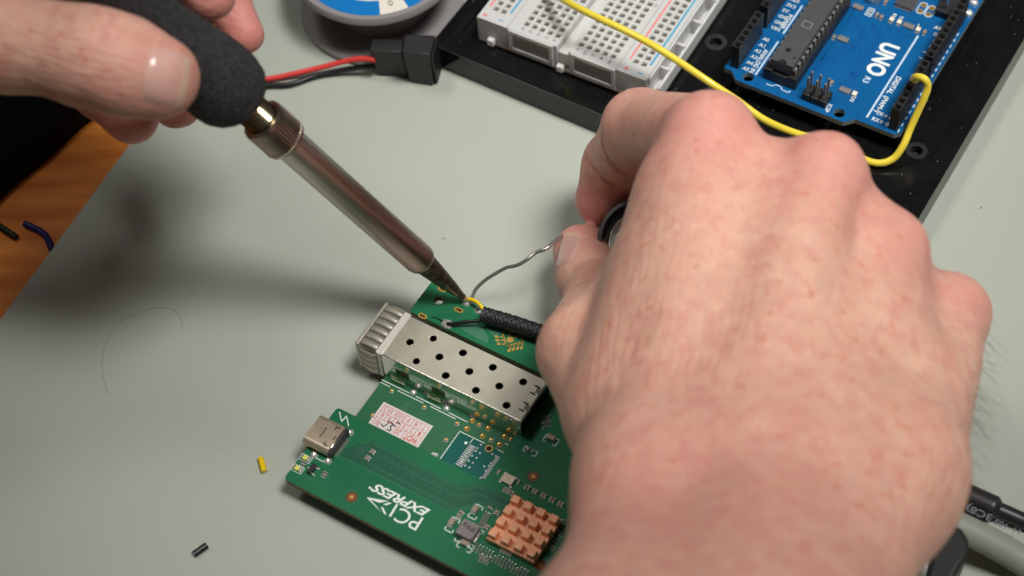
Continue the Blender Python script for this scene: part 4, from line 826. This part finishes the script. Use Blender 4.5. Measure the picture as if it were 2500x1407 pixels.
for name, pts, m in (('red_lead', [(914, 146, 8), (880, 144, 7), (840, 151, 5), (780, 166, 3), (720, 180, 2), (660, 192, 1.2), (560, 200, 1.2), (430, 180, 1.2), (300, 90, 1.2), (180, -60, 1.2)], 'redw'), ('black_lead', [(914, 163, 4.5), (880, 165, 3.5), (830, 172, 2.2), (770, 186, 1.1), (710, 206, 1.1), (660, 209, 1.1), (560, 214, 1.1), (430, 196, 1.1), (300, 110, 1.1), (160, -60, 1.1)], 'blackw')):
    MB().tube([loc(cn, q) for q in spline([at(*q) for q in pts], 8)], .85, 14).build(name, M[m], cn, smooth=70)

# ================================================================ small things on the bench
def bit(name, a, b, r, m, label, cat, z=None, bend=0, hollow=False, zz=0):
    A_, B_ = at(*a, zz+r), at(*b, zz+r); mid = (A_+B_)/2+np.array([bend, bend*.6, 0]); pts = spline([A_, mid, B_], 6)
    mb = MB().tube([q-A_ for q in pts], r, 14, 0)
    if hollow: d_ = (B_-A_)/np.linalg.norm(B_-A_); mb.tube([-d_*.05, d_*.06], r*.5, 10, 1); mb.tube([B_-A_-d_*.06, B_-A_+d_*.05], r*.5, 10, 1)
    o = mb.build(name, [M[m], M['tin']], smooth=60); o.location = [c*S for c in A_]; tag(o, label, cat); return o
bit('wire_insulation', (636, 1119), (645, 1152), .8, 'yellow2', 'short piece of yellow wire insulation on the mat', 'wire scrap', hollow=True)
bit('wire_scrap', (473, 1354), (505, 1331), .85, 'blackw', 'short stripped piece of black wire on the mat near the bottom edge', 'wire scrap', hollow=True)
bit('wire_scrap', (60, 546), (127, 610), .95, 'bluew', 'dark blue wire end on the wood by the mat edge', 'wire scrap', bend=1.5, zz=-2)
bit('wire_scrap', (-20, 540), (40, 580), .95, 'greenw', 'dark green wire end on the wood, cut by the left edge', 'wire scrap', zz=-2)
hp = [(264, 962), (252, 920), (249, 880), (262, 830), (300, 782), (350, 760), (400, 751), (430, 762), (445, 790), (444, 815)]
o = MB().tube([q for q in spline([at(u, v, .1) for u, v in hp], 8)], .032, 6).build('hair', M['dusty_hair'], smooth=60); tag(o, 'single curved hair lying on the mat at the left', 'hair')
mb = MB()
for (u, v) in ((385, 931), (512, 931), (179, 1198), (546, 1098), (623, 1026), (412, 1276), (1339, 310), (1115, 455), (1083, 583), (660, 530), (458, 890), (2460, 305), (2459, 440), (2395, 508)):
    q = at(u, v, 0); r = random.uniform(.12, .3); mb.cbox(q[0], q[1], r*1.6, r, .01, .12, random.choice((0, 1)), random.uniform(0, 3))
for i in range(240):
    q = at(random.uniform(-100, 2600), random.uniform(-80, 1480), 0); r = random.uniform(.04, .12); mb.cbox(q[0], q[1], r*random.uniform(1, 3), r, .01, .06, random.choice((0, 0, 1)), random.uniform(0, 3))
tag(mb.build('dust', [M['dust'], M['ink']], smooth=0), 'tiny dust specks scattered on the mat', None, None, 'stuff')
# pale cable with a black rounded plug, bottom right
pcx = empty('pale_cable', at(2400, 1330, 0), 0, 'pale grey cable with a black rounded plug end, at the bottom right corner', 'cable')
MB().tube([loc(pcx, q) for q in spline([at(2200, 1240, 14), at(2300, 1268, 13), at(2420, 1325, 9), at(2500, 1372, 6), at(2600, 1440, 4.2), at(2750, 1540, 4.2)], 8)], 3.5, 24).build('sheath', M['palecable'], pcx, smooth=70)
pl = [(2255, 1480), (2262, 1400), (2275, 1350), (2295, 1310), (2300, 1260), (2320, 1270), (2352, 1292), (2368, 1318), (2362, 1355), (2335, 1400), (2300, 1460), (2280, 1490)]
base_ = [loc(pcx, at(u, v, 26)) for u, v in pl]
MB().prism([tuple(q[:2]) for q in base_], [], 16, 26).build('plug', M['black_plastic'], pcx, bevel=1.8, seg=4, smooth=60)
# ================================================================ hands: one continuous surface each, from a blended distance field
class Field:
    def __init__(s, lo, hi, h):
        s.lo = np.array(lo, np.float32); s.h = h; s.n = np.ceil((np.array(hi)-lo)/h).astype(int)+1; s.F = np.full(s.n, 30., np.float32)
    def grid(s, a, b):
        return np.meshgrid(*[s.lo[i]+s.h*np.arange(a[i], b[i], dtype=np.float32) for i in range(3)], indexing='ij', sparse=True)
    def cone(s, p, q, k=3.0, G=None, sub=False):
        p = np.array(p, np.float32); q = np.array(q, np.float32); G = s.F if G is None else G
        mg = k*1.3+2.5; lo = np.minimum(p[:3]-p[3], q[:3]-q[3])-mg; hi = np.maximum(p[:3]+p[3], q[:3]+q[3])+mg
        a = np.clip(np.floor((lo-s.lo)/s.h).astype(int), 0, s.n); b = np.clip(np.ceil((hi-s.lo)/s.h).astype(int)+1, 0, s.n)
        if np.any(b-a < 1): return
        X, Y, Z_ = s.grid(a, b); d = q[:3]-p[:3]; L2 = float(d@d)+1e-9
        t = np.clip(((X-p[0])*d[0]+(Y-p[1])*d[1]+(Z_-p[2])*d[2])/L2, 0, 1)
        D = np.sqrt((X-p[0]-t*d[0])**2+(Y-p[1]-t*d[1])**2+(Z_-p[2]-t*d[2])**2)-(p[3]+t*(q[3]-p[3]))
        sl = tuple(slice(a[i], b[i]) for i in range(3)); A = G[sl]
        if sub: D = -D; hh = np.maximum(k-np.abs(A-D), 0)/k; G[sl] = np.maximum(A, D)+hh*hh*k*.25
        else: hh = np.maximum(k-np.abs(A-D), 0)/k; G[sl] = np.minimum(A, D)-hh*hh*k*.25
    def chain(s, pts, k=3.0, kj=2.0):
        G = np.full(s.n, 30., np.float32)
        for p, q in zip(pts[:-1], pts[1:]): s.cone(p, q, kj, G)
        hh = np.maximum(k-np.abs(s.F-G), 0)/k; s.F = np.minimum(s.F, G)-hh*hh*k*.25
    def surface(s):
        F = s.F; n = s.n
        for i in range(3):
            q = [slice(None)]*3; q[i] = 0; F[tuple(q)] = 1; q[i] = -1; F[tuple(q)] = 1
        ins = F < 0; c = np.zeros((n[0]-1, n[1]-1, n[2]-1), np.int8)
        for dx in (0, 1):
            for dy in (0, 1):
                for dz in (0, 1): c += ins[dx:n[0]-1+dx, dy:n[1]-1+dy, dz:n[2]-1+dz]
        act = (c > 0) & (c < 8); I = np.argwhere(act); idx = -np.ones(act.shape, np.int64); idx[act] = np.arange(len(I))
        acc = np.zeros((len(I), 3)); cnt = np.zeros(len(I)); cs = [np.array(q) for q in ((0, 0, 0), (1, 0, 0), (0, 1, 0), (0, 0, 1), (1, 1, 0), (1, 0, 1), (0, 1, 1), (1, 1, 1))]
        for a in cs:
            for ax_ in range(3):
                if a[ax_]: continue
                b = a.copy(); b[ax_] = 1; fa = F[tuple((I+a).T)]; fb = F[tuple((I+b).T)]; m = (fa < 0) != (fb < 0)
                t = np.where(m, fa/np.where(m, fa-fb, 1), 0); acc += m[:, None]*(a+t[:, None]*(b-a)); cnt += m
        V = s.lo+s.h*(I+acc/cnt[:, None]); Q = []
        for ax_ in range(3):
            u_, v_ = (ax_+1) % 3, (ax_+2) % 3; sl0 = [slice(None)]*3; sl1 = [slice(None)]*3; sl0[ax_] = slice(0, -1); sl1[ax_] = slice(1, None)
            m = ins[tuple(sl0)] != ins[tuple(sl1)]; E_ = np.argwhere(m); E_ = E_[(E_[:, u_] > 0) & (E_[:, v_] > 0) & (E_[:, u_] < n[u_]-1) & (E_[:, v_] < n[v_]-1)]
            fl = ins[tuple(E_.T)]; o = np.zeros(3, int); eu = o.copy(); eu[u_] = 1; ev = o.copy(); ev[v_] = 1
            q = np.stack([idx[tuple((E_-eu-ev).T)], idx[tuple((E_-ev).T)], idx[tuple(E_.T)], idx[tuple((E_-eu).T)]], 1)
            q[~fl] = q[~fl][:, ::-1]; Q.append(q)
        Q = np.concatenate(Q); Q = Q[(Q >= 0).all(1)]
        return V, Q
def J(u, v, dep, rpx): q = dp(u, v, dep); return (q[0], q[1], q[2], rpx*dep/FPX)
def vnoise(P, sc_, seed=0):
    return np.array([mn.noise(Vector((p[0]*sc_+seed, p[1]*sc_, p[2]*sc_))) for p in P])
def skin_mat():
    m = bpy.data.materials.new('skin'); m.use_nodes = True; nt = m.node_tree; N = nt.nodes; K = nt.links; b = N['Principled BSDF']
    A = N.new('ShaderNodeAttribute'); A.attribute_name = 'handpos'; Tn = N.new('ShaderNodeAttribute'); Tn.attribute_name = 'tone'
    def noise(scale, det=4, st=None, w=None):
        v = A.outputs['Vector']
        if st: mp = N.new('ShaderNodeMapping'); mp.inputs['Scale'].default_value = st; K.new(v, mp.inputs[0]); v = mp.outputs[0]
        n = N.new('ShaderNodeTexNoise'); n.inputs['Scale'].default_value = scale; n.inputs['Detail'].default_value = det; K.new(v, n.inputs[0])
        return n.outputs[0]
    def ramp(x, p0, p1, c0, c1):
        r = N.new('ShaderNodeValToRGB'); r.color_ramp.elements[0].position = p0; r.color_ramp.elements[1].position = p1; r.color_ramp.elements[0].color = c0; r.color_ramp.elements[1].color = c1; K.new(x, r.inputs[0]); return r.outputs[0]
    def mix(f, a, c, mode='MIX'):
        x = N.new('ShaderNodeMix'); x.data_type = 'RGBA'; x.blend_type = mode
        if isinstance(f, float): x.inputs[0].default_value = f
        else: K.new(f, x.inputs[0])
        for i, q in ((6, a), (7, c)):
            if isinstance(q, tuple): x.inputs[i].default_value = q
            else: K.new(q, x.inputs[i])
        return x.outputs[2]
    base = ramp(noise(.9, 5), .35, .65, srgb(214, 163, 141), srgb(224, 179, 157))
    base = mix(ramp(noise(2.6, 6), .42, .66, (0, 0, 0, 1), (.85, .85, .85, 1)), base, srgb(210, 150, 134))
    base = mix(ramp(noise(1.5, 3, (2.2, .7, 1)), .52, .72, (0, 0, 0, 1), (.55, .55, .55, 1)), base, srgb(206, 168, 150))
    base = mix(ramp(noise(3.4, 2), .62, .72, (0, 0, 0, 1), (.7, .7, .7, 1)), base, srgb(204, 134, 102))
    base = mix(ramp(noise(4.6, 2, (1, 1, 1.3)), .30, .40, (.35, .35, .35, 1), (0, 0, 0, 1)), base, srgb(230, 192, 170))
    base = mix(ramp(noise(7.5, 2), .70, .78, (0, 0, 0, 1), (.5, .5, .5, 1)), base, srgb(182, 108, 80))
    base = mix(Tn.outputs['Fac'], base, srgb(216, 138, 132))
    K.new(base, b.inputs['Base Color'])
    b.inputs['Subsurface Weight'].default_value = .35; b.inputs['Subsurface Radius'].default_value = (.35, .12, .06); b.inputs['Subsurface Scale'].default_value = .6
    b.inputs['Roughness'].default_value = .52; b.inputs['Specular IOR Level'].default_value = .38
    vo = N.new('ShaderNodeTexVoronoi'); vo.feature = 'DISTANCE_TO_EDGE'; vo.inputs['Scale'].default_value = 9; mp = N.new('ShaderNodeMapping'); mp.inputs['Scale'].default_value = (1.3, .8, 1); K.new(A.outputs['Vector'], mp.inputs[0]); K.new(mp.outputs[0], vo.inputs['Vector'])
    st = noise(3.6, 5, (2.4, .45, 2.4)); f = noise(26, 3)
    def add(a, ka, c, kc):
        p_ = N.new('ShaderNodeMath'); p_.operation = 'MULTIPLY'; K.new(a, p_.inputs[0]); p_.inputs[1].default_value = ka
        q_ = N.new('ShaderNodeMath'); q_.operation = 'MULTIPLY_ADD'; K.new(c, q_.inputs[0]); q_.inputs[1].default_value = kc; K.new(p_.outputs[0], q_.inputs[2]); return q_.outputs[0]
    sp_ = N.new('ShaderNodeSeparateXYZ'); K.new(A.outputs['Vector'], sp_.inputs[0]); mr = N.new('ShaderNodeMapRange'); mr.inputs[1].default_value = 2; mr.inputs[2].default_value = 7; mr.inputs[3].default_value = 1.0; mr.inputs[4].default_value = .22; K.new(sp_.outputs['Y'], mr.inputs[0])
    ml = N.new('ShaderNodeMath'); ml.operation = 'MULTIPLY'; K.new(st, ml.inputs[0]); K.new(mr.outputs[0], ml.inputs[1]); st = ml.outputs[0]
    hgt = add(vo.outputs['Distance'], .22, f, .25); hgt = add(hgt, 1, st, 1.3)
    u = N.new('ShaderNodeBump'); u.inputs['Strength'].default_value = .8; u.inputs['Distance'].default_value = .045; K.new(hgt, u.inputs['Height']); K.new(u.outputs[0], b.inputs['Normal'])
    return m
M['skin'] = skin_mat()
M['nail'] = mat('fingernail', srgb(208, 158, 148), .28, col2=srgb(216, 172, 160), nscale=2, coat=.35, spec=.5, bump=.1, bscale=10)
M['nail_edge'] = mat('nail_free_edge', srgb(218, 184, 160), .35, coat=.3)
M['hair'] = mat('body_hair', srgb(70, 52, 40), .6)
def make_hand(field, frame, tones, label, org, displace=None):
    V, Q = field.surface()
    if displace is not None: V = displace(V)
    me = bpy.data.meshes.new('hand'); org = np.array(org)
    me.vertices.add(len(V)); me.vertices.foreach_set('co', ((V-org)*S).ravel()); me.loops.add(len(Q)*4); me.loops.foreach_set('vertex_index', Q.ravel().astype(np.int32))
    me.polygons.add(len(Q)); me.polygons.foreach_set('loop_start', np.arange(0, len(Q)*4, 4, dtype=np.int32)); me.polygons.foreach_set('use_smooth', [True]*len(Q)); me.update(calc_edges=True); me.validate()
    hp_ = ((V-org) @ np.array(frame).T)*S; at_ = me.attributes.new('handpos', 'FLOAT_VECTOR', 'POINT'); at_.data.foreach_set('vector', hp_.astype(np.float32).ravel())
    tn_ = np.zeros(len(V))
    for (c, r, a) in tones: tn_ = np.maximum(tn_, a*np.exp(-((V-np.array(c)[:3])**2).sum(1)/(r*r)))
    at2 = me.attributes.new('tone', 'FLOAT', 'POINT'); at2.data.foreach_set('value', tn_.astype(np.float32))
    me.materials.append(M['skin']); o = bpy.data.objects.new('hand', me); C.objects.link(o); o.location = [c*S for c in org]
    tag(o, label, 'hand'); return o, V, Q
def vnormals(V, Q):
    fn = np.cross(V[Q[:, 2]]-V[Q[:, 0]], V[Q[:, 3]]-V[Q[:, 1]]); Nn = np.zeros_like(V)
    for i in range(4): np.add.at(Nn, Q[:, i], fn)
    return Nn/(np.linalg.norm(Nn, axis=1)[:, None]+1e-9)
from mathutils.bvhtree import BVHTree
def nail(hand, V, Q, org, corners, name='fingernail', lift=.45, free=(.78, 1.0), bow=0.0):
    # corners: cuticle left, cuticle right, free right, free left (photo pixels): rays give where the nail sits on the fingertip
    bv = BVHTree.FromPolygons([tuple(v) for v in V], [tuple(map(int, q)) for q in Q]); n = 14; g = []
    c = [np.array(q, float) for q in corners]
    for i in range(n+1):
        for j in range(n+1):
            a, b_ = i/n, j/n
            # rounded ends: pull the corners in
            e_ = 1-.10*abs(2*b_-1)**3*(1 if a > .5 else .8)*abs(2*a-1)**2
            a2 = .5+(a-.5)*(1-.16*abs(2*b_-1)**2.5); b2 = .5+(b_-.5)*(1-.10*abs(2*a-1)**4)
            q = (c[0]*(1-b2)+c[1]*b2)*(1-a2)+(c[3]*(1-b2)+c[2]*b2)*a2
            d = ray(*q); d = d/np.linalg.norm(d); hit, nor, _, _ = bv.ray_cast(Vector(CC), Vector(d), 900)
            if hit is None: hit = Vector(CC+d*400); nor = Vector(-d)
            if nor.dot(Vector(d)) > 0: nor = -nor
            ed = min(min(a, 1-a)*6, min(b_, 1-b_)*6, 1); g.append(np.array(hit+nor*(lift*(.25+.75*math.sqrt(max(ed, 0))) if ed > 0 else -.15))-org)
    P = np.array(g).reshape(n+1, n+1, 3)
    for _ in range(3): P[1:-1, 1:-1] = .5*P[1:-1, 1:-1]+.125*(P[:-2, 1:-1]+P[2:, 1:-1]+P[1:-1, :-2]+P[1:-1, 2:])
    vs = P.reshape(-1, 3); mb = MB(); k = n+1
    f0 = int(n*free[0])
    mb.add(vs, [(i*k+j, (i+1)*k+j, (i+1)*k+j+1, i*k+j+1) for i in range(f0) for j in range(n)], 0); mb.add(vs, [(i*k+j, (i+1)*k+j, (i+1)*k+j+1, i*k+j+1) for i in range(f0, n) for j in range(n)], 1)
    o = mb.build(name, [M['nail'], M['nail_edge']], hand, smooth=180); return o
# ---- right hand
R_ = {}
iM, mM, rM, pM = J(1735, 334, 419, 104), J(2012, 426, 410, 98), J(2168, 612, 414, 88), J(2322, 768, 426, 91)
tM = J(1432, 862, 424, 116)
wl, wr = J(1598, 1190, 372, 160), J(2140, 1185, 376, 165)
al, ar = J(1515, 1620, 330, 232), J(1925, 1620, 330, 205)
FH = .85
Fd = Field((-15, -262, 4), (132, 92, 190), FH)
def off(p, dx, dy, dz, r): return (p[0]+dx, p[1]+dy, p[2]+dz, r)
for a, b, k in ((off(al, 2, -170, 26, 27), al, 14), (off(ar, 2, -170, 26, 27), ar, 14), (al, wl, 14), (ar, wr, 14), (J(1790, 1620, 322, 230), J(1870, 1180, 366, 160), 14), (wl, wr, 14),
        (J(1640, 1120, 380, 150), iM, 9), (J(1800, 1120, 372, 150), mM, 9), (J(1960, 1120, 372, 150), rM, 9), (J(2185, 1110, 382, 168), pM, 9), (J(1900, 900, 396, 140), J(2110, 700, 412, 105), 9), (J(1750, 900, 400, 140), J(1890, 480, 420, 105), 9),
        (J(1590, 1140, 386, 160), tM, 12), (J(1545, 830, 424, 150), J(1690, 480, 428, 118), 9), (J(1620, 960, 404, 150), J(1720, 620, 414, 140), 10),
        (J(1850, 980, 412, 150), J(2080, 800, 428, 120), 8)): Fd.cone(a, b, k)
# tendon ridges on the back
for a, b in ((J(1800, 440, 420, 98), J(1950, 470, 416, 94)), (J(2060, 520, 415, 88), J(2140, 590, 416, 80)), (J(1900, 560, 408, 112), J(1900, 800, 396, 125)), (J(1610, 900, 402, 150), J(1680, 470, 420, 122)), (J(1560, 1000, 398, 150), J(1640, 700, 412, 140)), (J(1850, 500, 415, 100), J(1850, 620, 408, 110)), (J(2190, 690, 420, 76), J(2290, 760, 424, 74)), (J(1740, 800, 400, 130), J(2150, 850, 400, 130)), (J(2150, 760, 412, 100), J(2080, 600, 412, 96))): Fd.cone(a, b, 7)
iP, iD, iT = J(1566, 314, 462, 93), J(1506, 402, 486, 79), J(1470, 487, 490, 66)
Fd.chain([iM, iP, iD, iT], 4, 3)
tI, tT = J(1468, 745, 462, 86), J(1419, 618, 486, 70)
Fd.chain([tM, J(1455, 800, 446, 98), tI, J(1440, 680, 476, 76), tT], 3, 4)
mP, mD, mT = J(1935, 455, 460, 86), J(1830, 590, 480, 74), J(1770, 690, 464, 62)
Fd.chain([mM, mP, mD, mT], 3, 3)
rP, rD, rT = J(2085, 640, 462, 80), J(1965, 730, 478, 70), J(1890, 800, 462, 60)
Fd.chain([rM, rP, rD, rT], 3, 3)
pP, pD, pT = J(2225, 790, 464, 72), J(2115, 850, 476, 62), J(2045, 900, 460, 54)
Fd.chain([pM, pP, pD, pT], 3, 3)
# flexion creases of the index finger
def crease(F_, pts, r, k=1.2):
    for a, b in zip(pts[:-1], pts[1:]): F_.cone(a, b, k, sub=True)
def surf_pt(bv, u, v):
    d = ray(u, v); d = d/np.linalg.norm(d); h_, n_, _, _ = bv.ray_cast(Vector(CC), Vector(d), 900); return None if h_ is None else np.array(h_)
V0, Q0 = Fd.surface(); bv0 = BVHTree.FromPolygons([tuple(v) for v in V0], [tuple(map(int, q)) for q in Q0])
for line, r in (([(1468, 330), (1474, 365), (1490, 395), (1512, 418), (1530, 428)], .55), ([(1431, 389), (1450, 418), (1478, 443), (1516, 461)], .75), ([(1372, 712), (1383, 690), (1400, 676)], .3)):
    pts = [surf_pt(bv0, u, v) for u, v in line]; pts = [np.r_[q, r] for q in pts if q is not None]
    crease(Fd, pts, r)
hand_up = np.array(mM[:3])-np.array(J(1870, 1180, 366, 1)[:3]); hand_up /= np.linalg.norm(hand_up); hn = -CF; hxv = np.cross(hand_up, hn); hxv /= np.linalg.norm(hxv); hn = np.cross(hxv, hand_up)
HFr = [hxv, hand_up, hn]
def disp(V):
    n = vnoise(V, .05, 3)*.9+vnoise(V, .13, 9)*.35
    c = np.array([70., -30, 90]); d = V-c; d /= np.linalg.norm(d, axis=1)[:, None]
    return V+d*n[:, None]*.7
orgR = np.array(wl[:3])*.5+np.array(wr[:3])*.5
tones = [(J(1650, 1300, 345, 1), 34, .38), (J(1900, 1350, 335, 1), 30, .25), (iM, 17, .75), (mM, 16, .7), (rM, 15, .7), (pM, 15, .65), (iP, 15, .45), (iT, 14, .8), (iD, 12, .6), (tT, 13, .75), (tI, 10, .3), (mP, 14, .6), (rP, 14, .6)]
hR, VR, QR = make_hand(Fd, HFr, tones, 'right hand seen from the back, pinching the solder wire, wrist cut by the bottom edge', orgR, disp)
nail(hR, VR, QR, orgR, [(1382, 705), (1404, 618), (1432, 566), (1372, 566)][:0] or [(1352, 660), (1398, 640), (1428, 572), (1376, 558)], lift=.35, free=(.9, 1))
# fine hairs on the outer edge
rg = random.Random(4); hb = MB(); NR = vnormals(VR, QR); hc_ = (VR-orgR)
pr_ = (VR-CC) @ CM.T; U_ = 1250+FPX*pr_[:, 0]/pr_[:, 2]; V_ = 703.5+FPX*pr_[:, 1]/pr_[:, 2]
cand = np.where((V_ > 800) & (V_ < 1230) & (U_ > 2300) & (NR @ CR > .75))[0]
for i in rg.sample(list(cand), min(110, len(cand))):
    p_ = hc_[i]; d_ = NR[i]*1.0+(-CD)*-rg.uniform(.1, .9)+CR*.2+np.array([rg.uniform(-.4, .4) for _ in range(3)]); L_ = rg.uniform(2.0, 5.5)
    hb.tube([p_, p_+d_*L_*.4, p_+d_*L_*.75+CD*.6, p_+d_*L_*.95+CD*1.4], [.035, .03, .025, .01], 3, cap=False)
ho_ = hb.build('body_hair', M['hair'], hR, smooth=80); ho_['kind'] = 'stuff'
# ---- left hand
Fl = Field((-300, -95, 50), (-36, 105, 190), .9)
Fl.cone((-320, -50, 150, 34), (-165, 5, 128, 26), 14)
lT, lI, lM = J(384, 190, 396, 103), J(232, 134, 396, 124), J(-25, 76, 398, 128)
Fl.cone(J(-700, -250, 400, 300), J(-300, 20, 410, 230), 10); Fl.cone(J(-300, 20, 410, 210), J(20, -420, 440, 190), 12); Fl.cone(J(-320, 40, 415, 180), lM, 12); Fl.cone(J(-150, -150, 430, 170), J(100, -330, 440, 150), 12)
Fl.chain([lM, lI, J(310, 165, 395, 112), lT], 8, 4)
aP, aT = J(330, -220, 412, 85), J(513, -11, 415, 63)
Fl.chain([J(60, -400, 430, 110), aP, J(440, -105, 412, 72), aT], 4, 3)
bP, bT = J(430, -190, 438, 80), J(596, 84, 440, 50)
Fl.chain([J(120, -390, 450, 100), bP, J(540, -30, 440, 62), bT], 2, 3)
Fl.chain([J(-150, -60, 450, 100), J(150, 120, 452, 82), J(250, 215, 444, 74), J(322, 284, 438, 67)], 2, 3)
Fl.chain([J(-50, -150, 465, 100), J(260, 80, 468, 80), J(360, 180, 462, 70), J(432, 254, 456, 61)], 2, 3)
orgL = np.array(lM[:3]); lx = np.array(lT[:3])-orgL; lx /= np.linalg.norm(lx); ln_ = -CF; ly = np.cross(lx, ln_); ly /= np.linalg.norm(ly)
tonesL = [(lT, 15, .5), (aT, 14, .85), (bT, 16, .9), (J(322, 284, 438, 67), 20, .9), (J(432, 254, 456, 60), 20, .9)]
hL_, VL, QL = make_hand(Fl, [ly, lx, np.cross(ly, lx)], tonesL, 'left hand gripping the foam handle of the soldering iron, cut by the left edge', orgL, lambda V: V+0.25*np.stack([vnoise(V, .12, 5)]*3, 1))
nail(hL_, VL, QL, orgL, [(334, 250), (366, 100), (476, 140), (452, 276)], lift=.55, free=(.80, 1))
